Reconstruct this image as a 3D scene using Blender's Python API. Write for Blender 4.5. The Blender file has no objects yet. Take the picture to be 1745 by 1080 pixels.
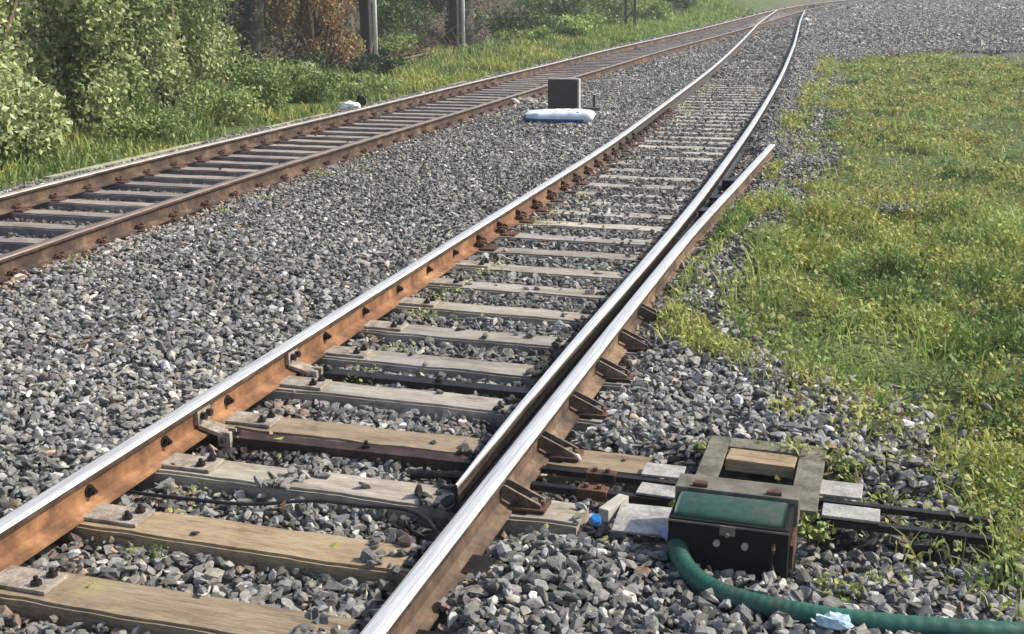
import bpy, bmesh, math, random
import numpy as np
from mathutils import Vector, Matrix

rng = np.random.default_rng(7)
random.seed(7)
S = bpy.context.scene
C = S.collection

# ------------------------------------------------------------------ camera, light, exposure
PITCH, YAW, ROLL = 0.285657, 0.302377, -0.007933
cam_d = bpy.data.cameras.new("camera")
cam = bpy.data.objects.new("camera", cam_d); C.objects.link(cam)
cy, sy, cp, sp = math.cos(YAW), math.sin(YAW), math.cos(PITCH), math.sin(PITCH)
fw = Vector((-sy*cp, cy*cp, -sp)); rt = Vector((cy, sy, 0)); up = rt.cross(fw)
cr, sr = math.cos(ROLL), math.sin(ROLL)
r2 = rt*cr + up*sr; u2 = up*cr - rt*sr
M = Matrix((r2, u2, -fw)).transposed().to_4x4(); M.translation = Vector((2.4315, 0, 2.3412))
cam.matrix_world = M
cam_d.sensor_width = 36; cam_d.lens = 2091.8/1745*36
cam_d.clip_start = .05; cam_d.clip_end = 3000
S.camera = cam

SUN_EL, SUN_AZ = math.radians(43), math.radians(66)     # azimuth from +Y towards +X
w = bpy.data.worlds.new("World"); S.world = w; w.use_nodes = True
nt = w.node_tree; bg = nt.nodes["Background"]
sky = nt.nodes.new("ShaderNodeTexSky"); sky.sky_type = 'NISHITA'; sky.sun_disc = False
sky.sun_elevation = SUN_EL; sky.sun_rotation = SUN_AZ; sky.dust_density = 2.5
nt.links.new(sky.outputs[0], bg.inputs[0]); bg.inputs[1].default_value = 0.14
sl = bpy.data.lights.new("sun", 'SUN'); so = bpy.data.objects.new("sun", sl); C.objects.link(so)
sl.energy = 3.8; sl.angle = math.radians(1.2); sl.color = (1, .93, .80)
sd = Vector((math.sin(SUN_AZ)*math.cos(SUN_EL), math.cos(SUN_AZ)*math.cos(SUN_EL), math.sin(SUN_EL)))
so.rotation_euler = sd.to_track_quat('Z', 'Y').to_euler(); so.location = (20, 20, 30)
S.view_settings.view_transform = 'Standard'; S.view_settings.look = 'None'
S.view_settings.exposure = 0.5; S.view_settings.gamma = 1

# ------------------------------------------------------------------ helpers
def tag(o, label=None, cat=None, group=None, kind=None):
    if label: o['label'] = label
    if cat: o['category'] = cat
    if group: o['group'] = group
    if kind: o['kind'] = kind
    return o

def link(o, parent=None):
    C.objects.link(o)
    if parent is not None: o.parent = parent
    return o

def empty(name, loc=(0, 0, 0), rz=0):
    o = bpy.data.objects.new(name, None); o.location = loc; o.rotation_euler = (0, 0, rz)
    o.empty_display_size = .2
    return link(o)

def np_mesh(name, V, F, mats, cols=None, smooth=False, mi=None):
    """V (n,3); F (m,k) of one size k, or a list of polygons."""
    me = bpy.data.meshes.new(name)
    if isinstance(F, np.ndarray):
        n, k = F.shape
        me.vertices.add(len(V)); me.vertices.foreach_set('co', np.ascontiguousarray(V, dtype=np.float32).ravel())
        me.loops.add(n*k); me.loops.foreach_set('vertex_index', F.astype(np.int32).ravel())
        me.polygons.add(n); me.polygons.foreach_set('loop_start', np.arange(0, n*k, k, dtype=np.int32))
        me.update(calc_edges=True)
    else:
        me.from_pydata([tuple(v) for v in V], [], F); me.update()
    for m in (mats if isinstance(mats, (list, tuple)) else [mats]): me.materials.append(m)
    if mi is not None: me.polygons.foreach_set('material_index', np.asarray(mi, dtype=np.int32))
    me.polygons.foreach_set('use_smooth', np.full(len(me.polygons), smooth))
    if cols is not None:
        a = me.attributes.new('col', 'FLOAT_COLOR', 'POINT')
        c4 = np.ones((len(V), 4), dtype=np.float32); c4[:, :3] = cols
        a.data.foreach_set('color', c4.ravel())
    me.validate(); me.update()
    return me

def mobj(name, me, parent=None, loc=None):
    o = bpy.data.objects.new(name, me)
    if loc is not None: o.location = loc
    return link(o, parent)

class MB:
    """collects simple solids into one mesh"""
    def __init__(s): s.v = []; s.f = []; s.m = []
    def add(s, V, F, m=0):
        b = len(s.v); s.v += [tuple(v) for v in V]; s.f += [tuple(i+b for i in f) for f in F]; s.m += [m]*len(F)
    def box(s, x0, x1, y0, y1, z0, z1, bev=0.0, m=0, rot=None, org=None):
        bm = bmesh.new(); bmesh.ops.create_cube(bm, size=1)
        for v in bm.verts:
            v.co = Vector(((x0+x1)/2 + v.co.x*(x1-x0), (y0+y1)/2 + v.co.y*(y1-y0), (z0+z1)/2 + v.co.z*(z1-z0)))
        if bev: bmesh.ops.bevel(bm, geom=bm.edges[:], offset=bev, segments=2, affect='EDGES', profile=.7)
        if rot is not None:
            bmesh.ops.rotate(bm, verts=bm.verts, cent=Vector(org) if org else Vector(((x0+x1)/2, (y0+y1)/2, (z0+z1)/2)), matrix=rot)
        bm.verts.index_update()
        s.add([v.co[:] for v in bm.verts], [[v.index for v in f.verts] for f in bm.faces], m); bm.free()
        return s
    def tube(s, pts, rad, n=10, m=0, caps=True):
        pts = [Vector(p) for p in pts]
        rad = rad if isinstance(rad, (list, tuple, np.ndarray)) else [rad]*len(pts)
        V = []; F = []; ref = Vector((0, 0, 1))
        for i, p in enumerate(pts):
            t = (pts[min(i+1, len(pts)-1)]-pts[max(i-1, 0)]).normalized()
            a = t.cross(ref)
            if a.length < .2: a = t.cross(Vector((1, 0, 0)))
            a.normalize(); b = a.cross(t)
            for k in range(n):
                q = 2*math.pi*k/n
                V.append(p + (a*math.cos(q)+b*math.sin(q))*rad[i])
        for i in range(len(pts)-1):
            for k in range(n):
                F.append((i*n+k, i*n+(k+1) % n, (i+1)*n+(k+1) % n, (i+1)*n+k))
        if caps:
            F.append(tuple(range(n))[::-1]); F.append(tuple((len(pts)-1)*n+k for k in range(n)))
        s.add(V, F, m); return s
    def cyl(s, x, y, z0, z1, r, n=12, m=0):
        return s.tube([(x, y, z0), (x, y, z1)], r, n, m)
    def mesh(s, name, mats, smooth=False):
        return np_mesh(name, s.v, s.f, mats, smooth=smooth, mi=s.m)
    def build(s, name, mats, parent=None, loc=None, smooth=False):
        return mobj(name, s.mesh(name, mats, smooth), parent, loc)

# smooth value noise for geometry
_tab = np.random.default_rng(3).random((256, 256))
def vnoise(x, y):
    x = np.asarray(x, float); y = np.asarray(y, float)
    xi = np.floor(x).astype(int); yi = np.floor(y).astype(int); fx = x-xi; fy = y-yi
    fx = fx*fx*(3-2*fx); fy = fy*fy*(3-2*fy)
    g = lambda a, b: _tab[a & 255, b & 255]
    return (g(xi, yi)*(1-fx)+g(xi+1, yi)*fx)*(1-fy)+(g(xi, yi+1)*(1-fx)+g(xi+1, yi+1)*fx)*fy
def fbm(x, y, o=4):
    s = 0; a = .5; n = 0
    for i in range(o):
        s = s + a*vnoise(x*2**i+17*i, y*2**i+31*i); n += a; a *= .5
    return s/n
def sstep(a, b, x):
    t = np.clip((np.asarray(x, float)-a)/(b-a), 0, 1); return t*t*(3-2*t)

# ------------------------------------------------------------------ the lie of the land and the lines of the tracks
_yy = np.arange(-60, 1500, .5)
def smooth_curve(ys, vs, win):
    a = np.interp(_yy, ys, vs); n = int(win/.5) | 1
    for _ in range(2):
        p = np.pad(a, n//2, mode='reflect', reflect_type='odd'); a = np.convolve(p, np.ones(n)/n, 'valid')
    return a
_zg = smooth_curve([-60, 10, 20, 32, 48, 70, 110, 200, 1500], [0, 0, -.29, -.58, -.77, -.95, -1.5, -2.6, -6], 6)
def zg(y): return np.interp(y, _yy, _zg) - np.interp(0., _yy, _zg)
_al = smooth_curve([-60, 8.5, 11.3, 15, 19.1, 28.2, 39.5, 58, 79.5, 90], [-.875, -.875, -.92, -1.03, -1.30, -1.86, -2.58, -3.86, -4.98, -5.5], 3)
_ar = smooth_curve([-60, 4.6, 6, 10.2, 13.3, 17.4, 22, 28, 33.4, 43.3, 60.8, 77, 90], [.73, .725, .735, .745, .64, .47, .24, -.08, -.40, -1.0, -2.2, -3.2, -3.95], 3)
_bc = smooth_curve([-60, 0, 10, 13, 17, 21, 25, 29, 37, 42, 50, 55.6, 66, 80, 90, 100, 115, 135, 160, 195, 400, 1500],
                   [-2.6, -4.68, -4.99, -5.10, -5.22, -5.36, -5.48, -5.56, -5.56, -5.36, -5.0, -4.74, -4.42, -4.05, -3.5, -2.5, 0, 5, 14, 30, 140, 800], 4)
xAL = lambda y: np.interp(y, _yy, _al)
xAR = lambda y: np.interp(y, _yy, _ar)
xBC = lambda y: np.interp(y, _yy, _bc)
G = .873
def off(xf, y, d, e=.25):
    """point displaced d to the right of the curve"""
    t = (xf(y+e)-xf(y-e))/(2*e); L = np.sqrt(1+t*t)
    return xf(y)+d/L, y-d*t/L
def xS(y): return np.interp(y, [-60, 9.7, 12.6, 16.2], [.885, .885, .925, .945])

# edge of the ballast / grass on the right
def grassR(y):
    return np.interp(y, [-20, 3.5, 5.3, 6.0, 6.5, 6.8, 7.1, 7.35, 7.7, 8.4, 9.4, 10.6, 11.4, 12.2, 12.4, 12.75, 13.0, 13.3, 14.2, 15.0, 15.9, 17.1, 18.5, 23, 28, 32, 38, 42, 46, 60],
                     [4.2, 3.4, 2.35, 2.3, 2.2, 1.9, 1.55, 1.25, 1.02, .86, .90, .96, 1.05, 1.3, 2.3, 2.3, 1.6, .98, .90, 1.1, 1.3, 1.15, .9, .78, .66, .55, .35, 2.5, 9, 14])
VERGE = lambda y: xBC(y) - 1.95        # left edge of the ballast

def ballast_h(x, y):
    """top of the stones, relative to the sleeper tops"""
    aL, aR = xAL(y), np.maximum(xAR(y), np.where(np.asarray(y) < 16.2, xS(y), xAR(y)))
    b = xBC(y)
    h = np.full(np.broadcast(x, y).shape, .035)
    inA = sstep(aL-.14, aL-.02, x)*(1-sstep(aR+.05, aR+.3, x))
    inB = sstep(b-1.1, b-.95, x)*(1-sstep(b+.95, b+1.1, x))
    low = np.interp(y, [6, 8, 12], [-.055, -.025, -.01])
    h = h*(1-inA)+low*inA
    h = h*(1-inB)+(-.075)*inB
    # stones heaped against the outside of the thick rail
    xr_ = np.where(np.asarray(y) < 16.2, xS(y), xAR(y))
    heap = sstep(xr_+.03, xr_+.07, x)*(1-sstep(xr_+.25, xr_+.8, x))*np.interp(y, [4.2, 4.5, 6.9, 8.2], [1, 0, 0, 1])
    h = h + .075*heap
    # ditch for the point rods right of the rail
    pit = sstep(.95, 1.0, x)*(1-sstep(2.9, 3.1, x))*sstep(4.45, 4.62, y)*(1-sstep(5.45, 5.6, y))
    h = h*(1-pit)-.085*pit
    h = h + (fbm(np.asarray(x)*1.3, np.asarray(y)*1.3)-.5)*.05*(1-.6*inA)
    # shoulder dropping to the verge on the left
    h = h - .16*sstep(VERGE(y)+.55, VERGE(y)-.25, x)
    return h + zg(y)

def terrain_h(x, y):
    x = np.asarray(x, float); y = np.asarray(y, float)
    v = VERGE(y)
    base = zg(y)-.22
    d = np.maximum(v-x, 0)
    verge = .10*sstep(0, .6, d)+ .03*np.minimum(d, 3)
    n = fbm(x*.35, y*.35)
    foot = np.interp(y, [0, 20, 45, 60, 75, 100], [4.6, 6.0, 6.0, 3.2, 1.2, .6])
    bank = np.maximum(d-foot+(n-.5)*1.5, 0)
    rise = np.where(y > 55, .42, .62)
    top = 5.5*(1-np.exp(-bank*rise/5.5))
    r = np.maximum(x-grassR(y), 0)
    rightg = (1-.5*sstep(38, 50, y))*.17*sstep(0, .5, r)+.11*(fbm(x*1.7, y*1.7)-.5)*sstep(0, 1, r)*2
    return base + verge + top*(1+.25*(fbm(x*1.1, y*1.1)-.5)) + (fbm(x*.8+9, y*.8)-.5)*.12*sstep(.3, 2, d) + rightg

# ------------------------------------------------------------------ materials
def mat(name):
    m = bpy.data.materials.new(name); m.use_nodes = True
    n = m.node_tree.nodes; l = m.node_tree.links
    return m, n, l, n["Principled BSDF"]
def ramp(n, l, src, stops):
    r = n.new("ShaderNodeValToRGB"); e = r.color_ramp.elements
    while len(e) > 1: e.remove(e[-1])
    e[0].position, e[0].color = stops[0][0], (*stops[0][1], 1)
    for p, c in stops[1:]:
        k = e.new(p); k.color = (*c, 1)
    l.new(src, r.inputs[0]); return r.outputs[0]
def noise(n, l, scale, detail=5, rough=.6, coord='Object', vec=None, dist=0, stretch=None):
    t = n.new("ShaderNodeTexNoise"); t.inputs['Scale'].default_value = scale
    t.inputs['Detail'].default_value = detail; t.inputs['Roughness'].default_value = rough; t.inputs['Distortion'].default_value = dist
    tc = n.new("ShaderNodeTexCoord")
    o = tc.outputs[coord] if vec is None else vec
    if stretch:
        mp = n.new("ShaderNodeMapping"); mp.inputs['Scale'].default_value = stretch; l.new(o, mp.inputs[0]); o = mp.outputs[0]
    l.new(o, t.inputs['Vector']); return t.outputs['Fac']
def mixc(n, l, fac, a, b, mode='MIX'):
    m = n.new("ShaderNodeMix"); m.data_type = 'RGBA'; m.blend_type = mode
    for s, v in ((0, fac), (6, a), (7, b)):
        if isinstance(v, (int, float)): m.inputs[s].default_value = v
        elif isinstance(v, tuple): m.inputs[s].default_value = (*v, 1)
        else: l.new(v, m.inputs[s])
    return m.outputs[2]
def bump(n, l, bsdf, h, strength=.4, dist=.01):
    b = n.new("ShaderNodeBump"); b.inputs['Strength'].default_value = strength; b.inputs['Distance'].default_value = dist
    l.new(h, b.inputs['Height']); l.new(b.outputs[0], bsdf.inputs['Normal'])
def offset_by_random(n, l):
    tc = n.new("ShaderNodeTexCoord"); oi = n.new("ShaderNodeObjectInfo")
    mu = n.new("ShaderNodeVectorMath"); mu.operation = 'MULTIPLY_ADD'
    cb = n.new("ShaderNodeCombineXYZ")
    for i in range(3): l.new(oi.outputs['Random'], cb.inputs[i])
    l.new(cb.outputs[0], mu.inputs[0]); mu.inputs[1].default_value = (37, 91, 53); l.new(tc.outputs['Object'], mu.inputs[2])
    return mu.outputs[0], oi.outputs['Random']

def m_attr(name, rough=.85, transl=0.0, nscale=60, namt=.35, spec=.3, bumps=None):
    m, n, l, b = mat(name)
    a = n.new("ShaderNodeAttribute"); a.attribute_name = 'col'
    f = noise(n, l, nscale, 3)
    v = ramp(n, l, f, [(.3, (1-namt,)*3), (.7, (1+namt,)*3)])
    c = mixc(n, l, 1.0, a.outputs['Color'], v, 'MULTIPLY')
    l.new(c, b.inputs['Base Color']); b.inputs['Roughness'].default_value = rough
    b.inputs['Specular IOR Level'].default_value = spec
    if bumps: bump(n, l, b, f, *bumps)
    if transl:
        t = n.new("ShaderNodeBsdfTranslucent"); l.new(c, t.inputs[0])
        mx = n.new("ShaderNodeMixShader"); mx.inputs[0].default_value = transl
        l.new(b.outputs[0], mx.inputs[1]); l.new(t.outputs[0], mx.inputs[2])
        l.new(mx.outputs[0], n["Material Output"].inputs[0])
    return m
M_stone = m_attr("stone", .75, nscale=45, namt=.3, spec=.4, bumps=(.5, .006))
M_leaf = m_attr("leaf", .5, .25, 30, .2, .4)
M_grass = m_attr("grass_blade", .6, .3, 20, .2, .3)
M_soil = m_attr("soil", .95, 0, 9, .45, .1, bumps=(1, .12))

def m_rust(name, a, b_, c_, metal=.2, rough=.8, sc=9):
    m, n, l, b = mat(name)
    v, _ = offset_by_random(n, l)
    f = noise(n, l, sc, 8, .65, vec=v)
    g = noise(n, l, sc*6, 4, .6, vec=v)
    col = ramp(n, l, f, [(.3, a), (.5, b_), (.68, c_)])
    col = mixc(n, l, 1.0, col, ramp(n, l, g, [(.3, (.7,)*3), (.7, (1.2,)*3)]), 'MULTIPLY')
    l.new(col, b.inputs['Base Color']); b.inputs['Metallic'].default_value = metal; b.inputs['Roughness'].default_value = rough
    bump(n, l, b, g, .5, .003); return m
M_rust = m_rust("rusty_rail_steel", (.05, .026, .018), (.22, .11, .055), (.40, .22, .11), .1, .8, 5)
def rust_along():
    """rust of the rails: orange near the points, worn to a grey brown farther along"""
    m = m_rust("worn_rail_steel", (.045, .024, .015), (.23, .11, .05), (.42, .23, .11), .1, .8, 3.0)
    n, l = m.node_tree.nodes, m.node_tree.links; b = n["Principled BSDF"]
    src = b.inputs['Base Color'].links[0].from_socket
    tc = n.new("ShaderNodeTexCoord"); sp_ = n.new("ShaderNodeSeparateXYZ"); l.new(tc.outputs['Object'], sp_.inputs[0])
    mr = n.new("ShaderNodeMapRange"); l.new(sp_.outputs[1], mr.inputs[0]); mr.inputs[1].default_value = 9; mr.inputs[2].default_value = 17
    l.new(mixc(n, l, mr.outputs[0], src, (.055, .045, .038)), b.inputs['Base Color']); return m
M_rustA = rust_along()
M_rustB = m_rust("brown_rail_steel", (.025, .017, .013), (.075, .048, .034), (.20, .125, .075), .1, .8, 4)
M_rustS = m_rust("brown_thick_rail_steel", (.03, .022, .018), (.13, .085, .055), (.30, .20, .12), .15, .75, 4)
M_rustdk = m_rust("dark_rusty_steel", (.035, .022, .018), (.10, .05, .032), (.20, .10, .055), .25)
M_dark = m_rust("greasy_dark_steel", (.010, .009, .009), (.028, .024, .024), (.06, .045, .04), .5, .45)
M_redbar = m_rust("dark_red_brown_steel", (.022, .013, .011), (.055, .030, .024), (.11, .065, .048), .3, .6)
M_plate = m_rust("weathered_plate", (.15, .115, .085), (.33, .28, .225), (.46, .41, .35), .1, .7, 14)
M_greyplate = m_rust("grey_plate", (.22, .21, .19), (.38, .36, .33), (.5, .48, .44), .2, .6, 12)

def m_shine(name, base=(.88, .86, .82), lo=.30, hi=.50, rustmix=.12):
    m, n, l, b = mat(name)
    f = noise(n, l, 3, 6, .7, stretch=(30, 1.5, 30))
    l.new(ramp(n, l, f, [(.3, (lo,)*3), (.7, (hi,)*3)]), b.inputs['Roughness'])
    g = noise(n, l, 2.2, 6, .65)
    k = noise(n, l, 2.5, 6, .7, stretch=(60, .8, 1))
    bs = mixc(n, l, ramp(n, l, k, [(.42, (0, 0, 0)), (.62, (1, 1, 1))]), base, tuple(c*.62 for c in base))
    l.new(mixc(n, l, ramp(n, l, g, [(.55, (0, 0, 0)), (.8, (rustmix*3,)*3)]), bs, (.32, .22, .14)), b.inputs['Base Color'])
    b.inputs['Metallic'].default_value = .55; return m
M_shine = m_shine("polished_rail_head")
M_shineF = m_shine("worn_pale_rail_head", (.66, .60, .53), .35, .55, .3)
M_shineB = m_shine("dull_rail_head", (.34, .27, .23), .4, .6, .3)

def m_sleeper(name, pal, stain=True):
    m, n, l, b = mat(name)
    v, rnd = offset_by_random(n, l)
    f = noise(n, l, 2.2, 8, .65, vec=v, stretch=(1, 5, 3))
    fine = noise(n, l, 14, 6, .7, vec=v, stretch=(1, 9, 6))
    col = ramp(n, l, f, [(.28, pal[0]), (.45, pal[1]), (.60, pal[2]), (.75, pal[3])])
    col = mixc(n, l, 1.0, col, ramp(n, l, fine, [(.32, (.62,)*3), (.55, (1.0,)*3), (.75, (1.18,)*3)]), 'MULTIPLY')
    tint = ramp(n, l, rnd, [(0, (.80, .80, .82)), (.5, (1, .97, .93)), (1, (1.1, 1.06, .98))])
    col = mixc(n, l, 1.0, col, tint, 'MULTIPLY')
    # grease and dirt blots
    bl = noise(n, l, 4.5, 5, .7, vec=v)
    col = mixc(n, l, ramp(n, l, bl, [(.55, (0, 0, 0)), (.70, (.6,)*3)]), col, (.09, .07, .055))
    cr = noise(n, l, 3, 7, .75, vec=v, stretch=(.7, 22, 10))
    col = mixc(n, l, ramp(n, l, cr, [(.36, (.8,)*3), (.42, (0, 0, 0))]), col, (.06, .05, .04))
    mo = noise(n, l, 3.1, 4, .6, vec=v, dist=.6)
    col = mixc(n, l, ramp(n, l, mo, [(.62, (0, 0, 0)), (.74, (.35,)*3)]), col, (.36, .33, .12))
    l.new(col, b.inputs['Base Color']); b.inputs['Roughness'].default_value = .85
    bump(n, l, b, fine, .6, .006); return m
M_slp = m_sleeper("weathered_wood", [(.17, .145, .12), (.31, .28, .24), (.42, .39, .345), (.38, .37, .35)])
M_slp_tan = m_sleeper("tan_weathered_wood", [(.18, .125, .075), (.31, .235, .15), (.38, .30, .20), (.35, .32, .27)])
M_slp_far = m_sleeper("grey_weathered_wood", [(.22, .205, .185), (.38, .355, .32), (.50, .47, .43), (.56, .53, .49)])
M_slpB = m_sleeper("dark_old_wood", [(.16, .135, .125), (.27, .235, .22), (.36, .32, .30), (.42, .38, .36)])

def m_bed():
    m, n, l, b = mat("ballast_bed")
    tc = n.new("ShaderNodeTexCoord")
    vo = n.new("ShaderNodeTexVoronoi"); vo.inputs['Scale'].default_value = 20; l.new(tc.outputs['Object'], vo.inputs['Vector'])
    sep = n.new("ShaderNodeSeparateColor"); l.new(vo.outputs['Color'], sep.inputs[0])
    col = ramp(n, l, sep.outputs[0], [(0, (.04, .038, .035)), (.5, (.11, .106, .099)), (1, (.28, .27, .25))])
    big = noise(n, l, .6, 5)
    col = mixc(n, l, 1.0, col, ramp(n, l, big, [(.3, (.75, .73, .7)), (.7, (1.15, 1.13, 1.1))]), 'MULTIPLY')
    l.new(col, b.inputs['Base Color']); b.inputs['Roughness'].default_value = .9
    inv = n.new("ShaderNodeMath"); inv.operation = 'SUBTRACT'; inv.inputs[0].default_value = 1; l.new(vo.outputs['Distance'], inv.inputs[1])
    bump(n, l, b, inv.outputs[0], 1, .03); return m
M_bed = m_bed()

def m_plain(name, col, rough=.5, metal=0, var=.25, sc=12, spec=.5):
    m, n, l, b = mat(name)
    f = noise(n, l, sc, 6, .65)
    c = mixc(n, l, 1.0, col, ramp(n, l, f, [(.3, (1-var,)*3), (.7, (1+var,)*3)]), 'MULTIPLY')
    l.new(c, b.inputs['Base Color']); b.inputs['Roughness'].default_value = rough; b.inputs['Metallic'].default_value = metal
    b.inputs['Specular IOR Level'].default_value = spec
    bump(n, l, b, f, .25, .004); return m
M_olive = m_rust('olive_grey_paint', (.045, .042, .03), (.12, .115, .085), (.22, .20, .15), 0, .85, 7)
M_black = m_plain("black_paint", (.010, .010, .011), .65, spec=.2)
M_grime = m_plain('grimy_brown_grey_steel', (.13, .12, .095), .8, var=.55, sc=9)
M_greenlid = m_rust("worn_dark_green_paint", (.075, .068, .048), (.014, .052, .038), (.018, .08, .058), .0, .6, 6)
M_hose = m_rust("green_plastic_pipe", (.06, .07, .05), (.013, .085, .06), (.022, .12, .085), 0, .5, 5)
M_hose2 = m_plain("grey_olive_pipe_collar", (.16, .17, .13), .6)
M_lilac = m_plain("lilac_plastic", (.32, .30, .52), .5)
M_blue = m_plain("bright_blue_plastic", (.03, .22, .62), .4)
M_paleblue = m_plain("pale_blue_plastic", (.42, .56, .66), .4, sc=30)
M_white = m_plain("white_paint", (.86, .86, .84), .5, var=.12)
M_sack = m_plain("white_woven_plastic", (.62, .68, .76), .55, var=.15)
M_sackblue = m_plain("sack_shade_and_print_blue", (.03, .10, .28), .5)
M_slate = m_plain("dark_slate_panel", (.065, .052, .048), .75)
M_conc = m_plain("pale_concrete_and_lit_edge", (.40, .38, .33), .9, var=.3, sc=6)
M_moss = m_plain("mossy_concrete", (.33, .33, .20), .95, var=.45, sc=4)
M_stub = m_plain("brown_grey_stub", (.12, .11, .10), .9)
M_cable = m_plain("black_rubber", (.012, .012, .012), .5)
M_post = m_plain("dark_timber_post", (.035, .03, .028), .9, sc=5)
M_mast = m_plain("dark_green_lattice_steel", (.02, .035, .025), .7)

def m_bark(name, a, b_):
    m, n, l, b = mat(name)
    f = noise(n, l, 3, 8, .7, stretch=(6, 6, .8))
    l.new(ramp(n, l, f, [(.3, a), (.7, b_)]), b.inputs['Base Color']); b.inputs['Roughness'].default_value = .95
    bump(n, l, b, f, 1, .04); return m
M_bark = m_bark("grey_bark", (.05, .042, .038), (.17, .15, .14))
M_twig = m_bark("dry_twig", (.10, .07, .045), (.26, .19, .12))

# ------------------------------------------------------------------ ground sheets
def grid_sheet(xs_of_y, ys, hfun, name, m, colfun=None):
    rows = []
    for y in ys:
        x = xs_of_y(y); rows.append(np.stack([x, np.full_like(x, y), hfun(x, np.full_like(x, y))], 1))
    nx = len(rows[0]); V = np.concatenate(rows); ny = len(ys)
    i = np.arange(ny-1)[:, None]*nx+np.arange(nx-1)[None]
    F = np.stack([i, i+1, i+nx+1, i+nx], -1).reshape(-1, 4)
    cols = colfun(V) if colfun else None
    return mobj(name, np_mesh(name, V, F, m, cols, True))
ys = np.concatenate([np.arange(-30, 0, 2.), np.arange(0, 40, .35), np.arange(40, 110, .9), np.arange(110, 300, 8), np.array([330, 380, 450, 560, 700, 1000, 1400.])])
xg = np.concatenate([[-900, -400, -200, -100, -60, -40], np.arange(-30, -16, .8), np.arange(-16, 7, .28), np.arange(7, 20, 1.2), [24, 32, 50, 100, 250, 500, 1000]])
def soil_col(V):
    x, y = V[:, 0], V[:, 1]
    n = fbm(x*.9, y*.9); n2 = fbm(x*4, y*4)
    dirt = np.stack([.13+.08*n2, .115+.06*n2, .095+.05*n2], 1)
    green = np.stack([.07+.05*n, .105+.06*n, .03+.02*n], 1)
    grey = np.stack([.05+.07*n2, .044+.058*n2, .038+.05*n2], 1)
    d = VERGE(y)-x
    g = sstep(0, .8, d)*(1-sstep(3.8, 5.2, d)*(1-sstep(52, 60, y)))*(1-.75*sstep(85, 110, y))
    gb = sstep(4.0, 5.2, d)*(1-sstep(52, 60, y))
    r = sstep(0, .4, x-grassR(y))*(1-sstep(38, 43, y))
    g = np.maximum(g, r*.8)
    c = dirt*(1-g[:, None])+green*g[:, None]
    c = c*(1-gb[:, None])+grey*gb[:, None]
    fr = (sstep(38, 43, y)*sstep(-5, 0, x-xBC(y)))[:, None]
    return c*(1-fr)+np.stack([.10+.07*n2, .097+.066*n2, .09+.06*n2], 1)*fr
ground = tag(grid_sheet(lambda y: xg.copy(), ys, terrain_h, 'ground', M_soil, soil_col), kind='structure')

ysb = np.concatenate([np.arange(-20, 2, 1.), np.arange(2, 30, .12), np.arange(30, 120, .6), np.arange(120, 400, 6)])
tb = np.linspace(0, 1, 130)
def bed_x(y):
    a = VERGE(y)-.45; b = np.where(y < 100, grassR(y)+.35, xBC(y)+5)
    b = max(float(b), float(xBC(y))+5 if y > 60 else -1e9)
    return a+(b-a)*tb
def bed_h(x, y):
    e = sstep(0, .05, (x-x.min())/(x.max()-x.min()))*sstep(0, .03, (x.max()-x)/(x.max()-x.min()))
    near = np.interp(y, [28, 40], [.05, .0])
    return ballast_h(x, y)-near-.2*(1-e)
bed = tag(grid_sheet(bed_x, ysb, bed_h, 'ballast_bed', M_bed), kind='structure')

# ------------------------------------------------------------------ rails
M_side = m_rust("rail_head_side_shade", (.03, .024, .02), (.08, .06, .048), (.16, .12, .09), .3, .6, 6)  # shadow band of the rail head, put into its sides as dark colour
def rail_profile(hw=.041, top=.172, foot=.075):
    # half section, from top centre round to bottom; mirrored afterwards: (x, z)
    r = [(0, top+.001), (hw*.62, top-.001), (hw*.9, top-.006), (hw, top-.015), (hw*.97, top-.036), (.012, top-.052), (.009, .085), (.011, .035), (foot*.55, .020), (foot, .012), (foot, .0)]
    return r
def sweep_rail(name, ptsf, ys, parent=None, mats=None, dz=0, prof=None, loff=True):
    P = []; shiny = []
    for y in ys:
        x, yy = ptsf(y); e = .2
        xa, ya = ptsf(y-e); xb, yb = ptsf(y+e)
        t = Vector((xb-xa, yb-ya, 0)).normalized(); r = Vector((t.y, -t.x, 0))
        half = prof(y) if prof else rail_profile()
        full = [(-a, b) for a, b in half[::-1]] + half[1:]
        z = float(zg(yy))+dz
        P.append([(x+r.x*a, yy+r.y*a, z+b) for a, b in full])
    n = len(P[0]); V = [p for row in P for p in row]; F = []; mi = []
    h = len(rail_profile())
    for i in range(len(P)-1):
        for k in range(n-1):
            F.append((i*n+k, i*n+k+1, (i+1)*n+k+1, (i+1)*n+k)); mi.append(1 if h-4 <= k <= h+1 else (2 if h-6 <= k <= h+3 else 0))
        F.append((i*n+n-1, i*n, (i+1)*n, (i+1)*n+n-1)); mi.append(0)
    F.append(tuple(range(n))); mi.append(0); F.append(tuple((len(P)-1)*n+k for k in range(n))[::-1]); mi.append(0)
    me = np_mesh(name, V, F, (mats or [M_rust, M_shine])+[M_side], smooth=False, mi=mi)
    bm = bmesh.new(); bm.from_mesh(me); bmesh.ops.recalc_face_normals(bm, faces=bm.faces[:]); bm.to_mesh(me); bm.free()
    return mobj(name, me, parent)
def yrange(a, b):
    l = [a]; y = a
    while y < b-1e-6:
        y = min(b, y+(.5 if y < 40 else 1.5)); l.append(y)
    return l

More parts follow.
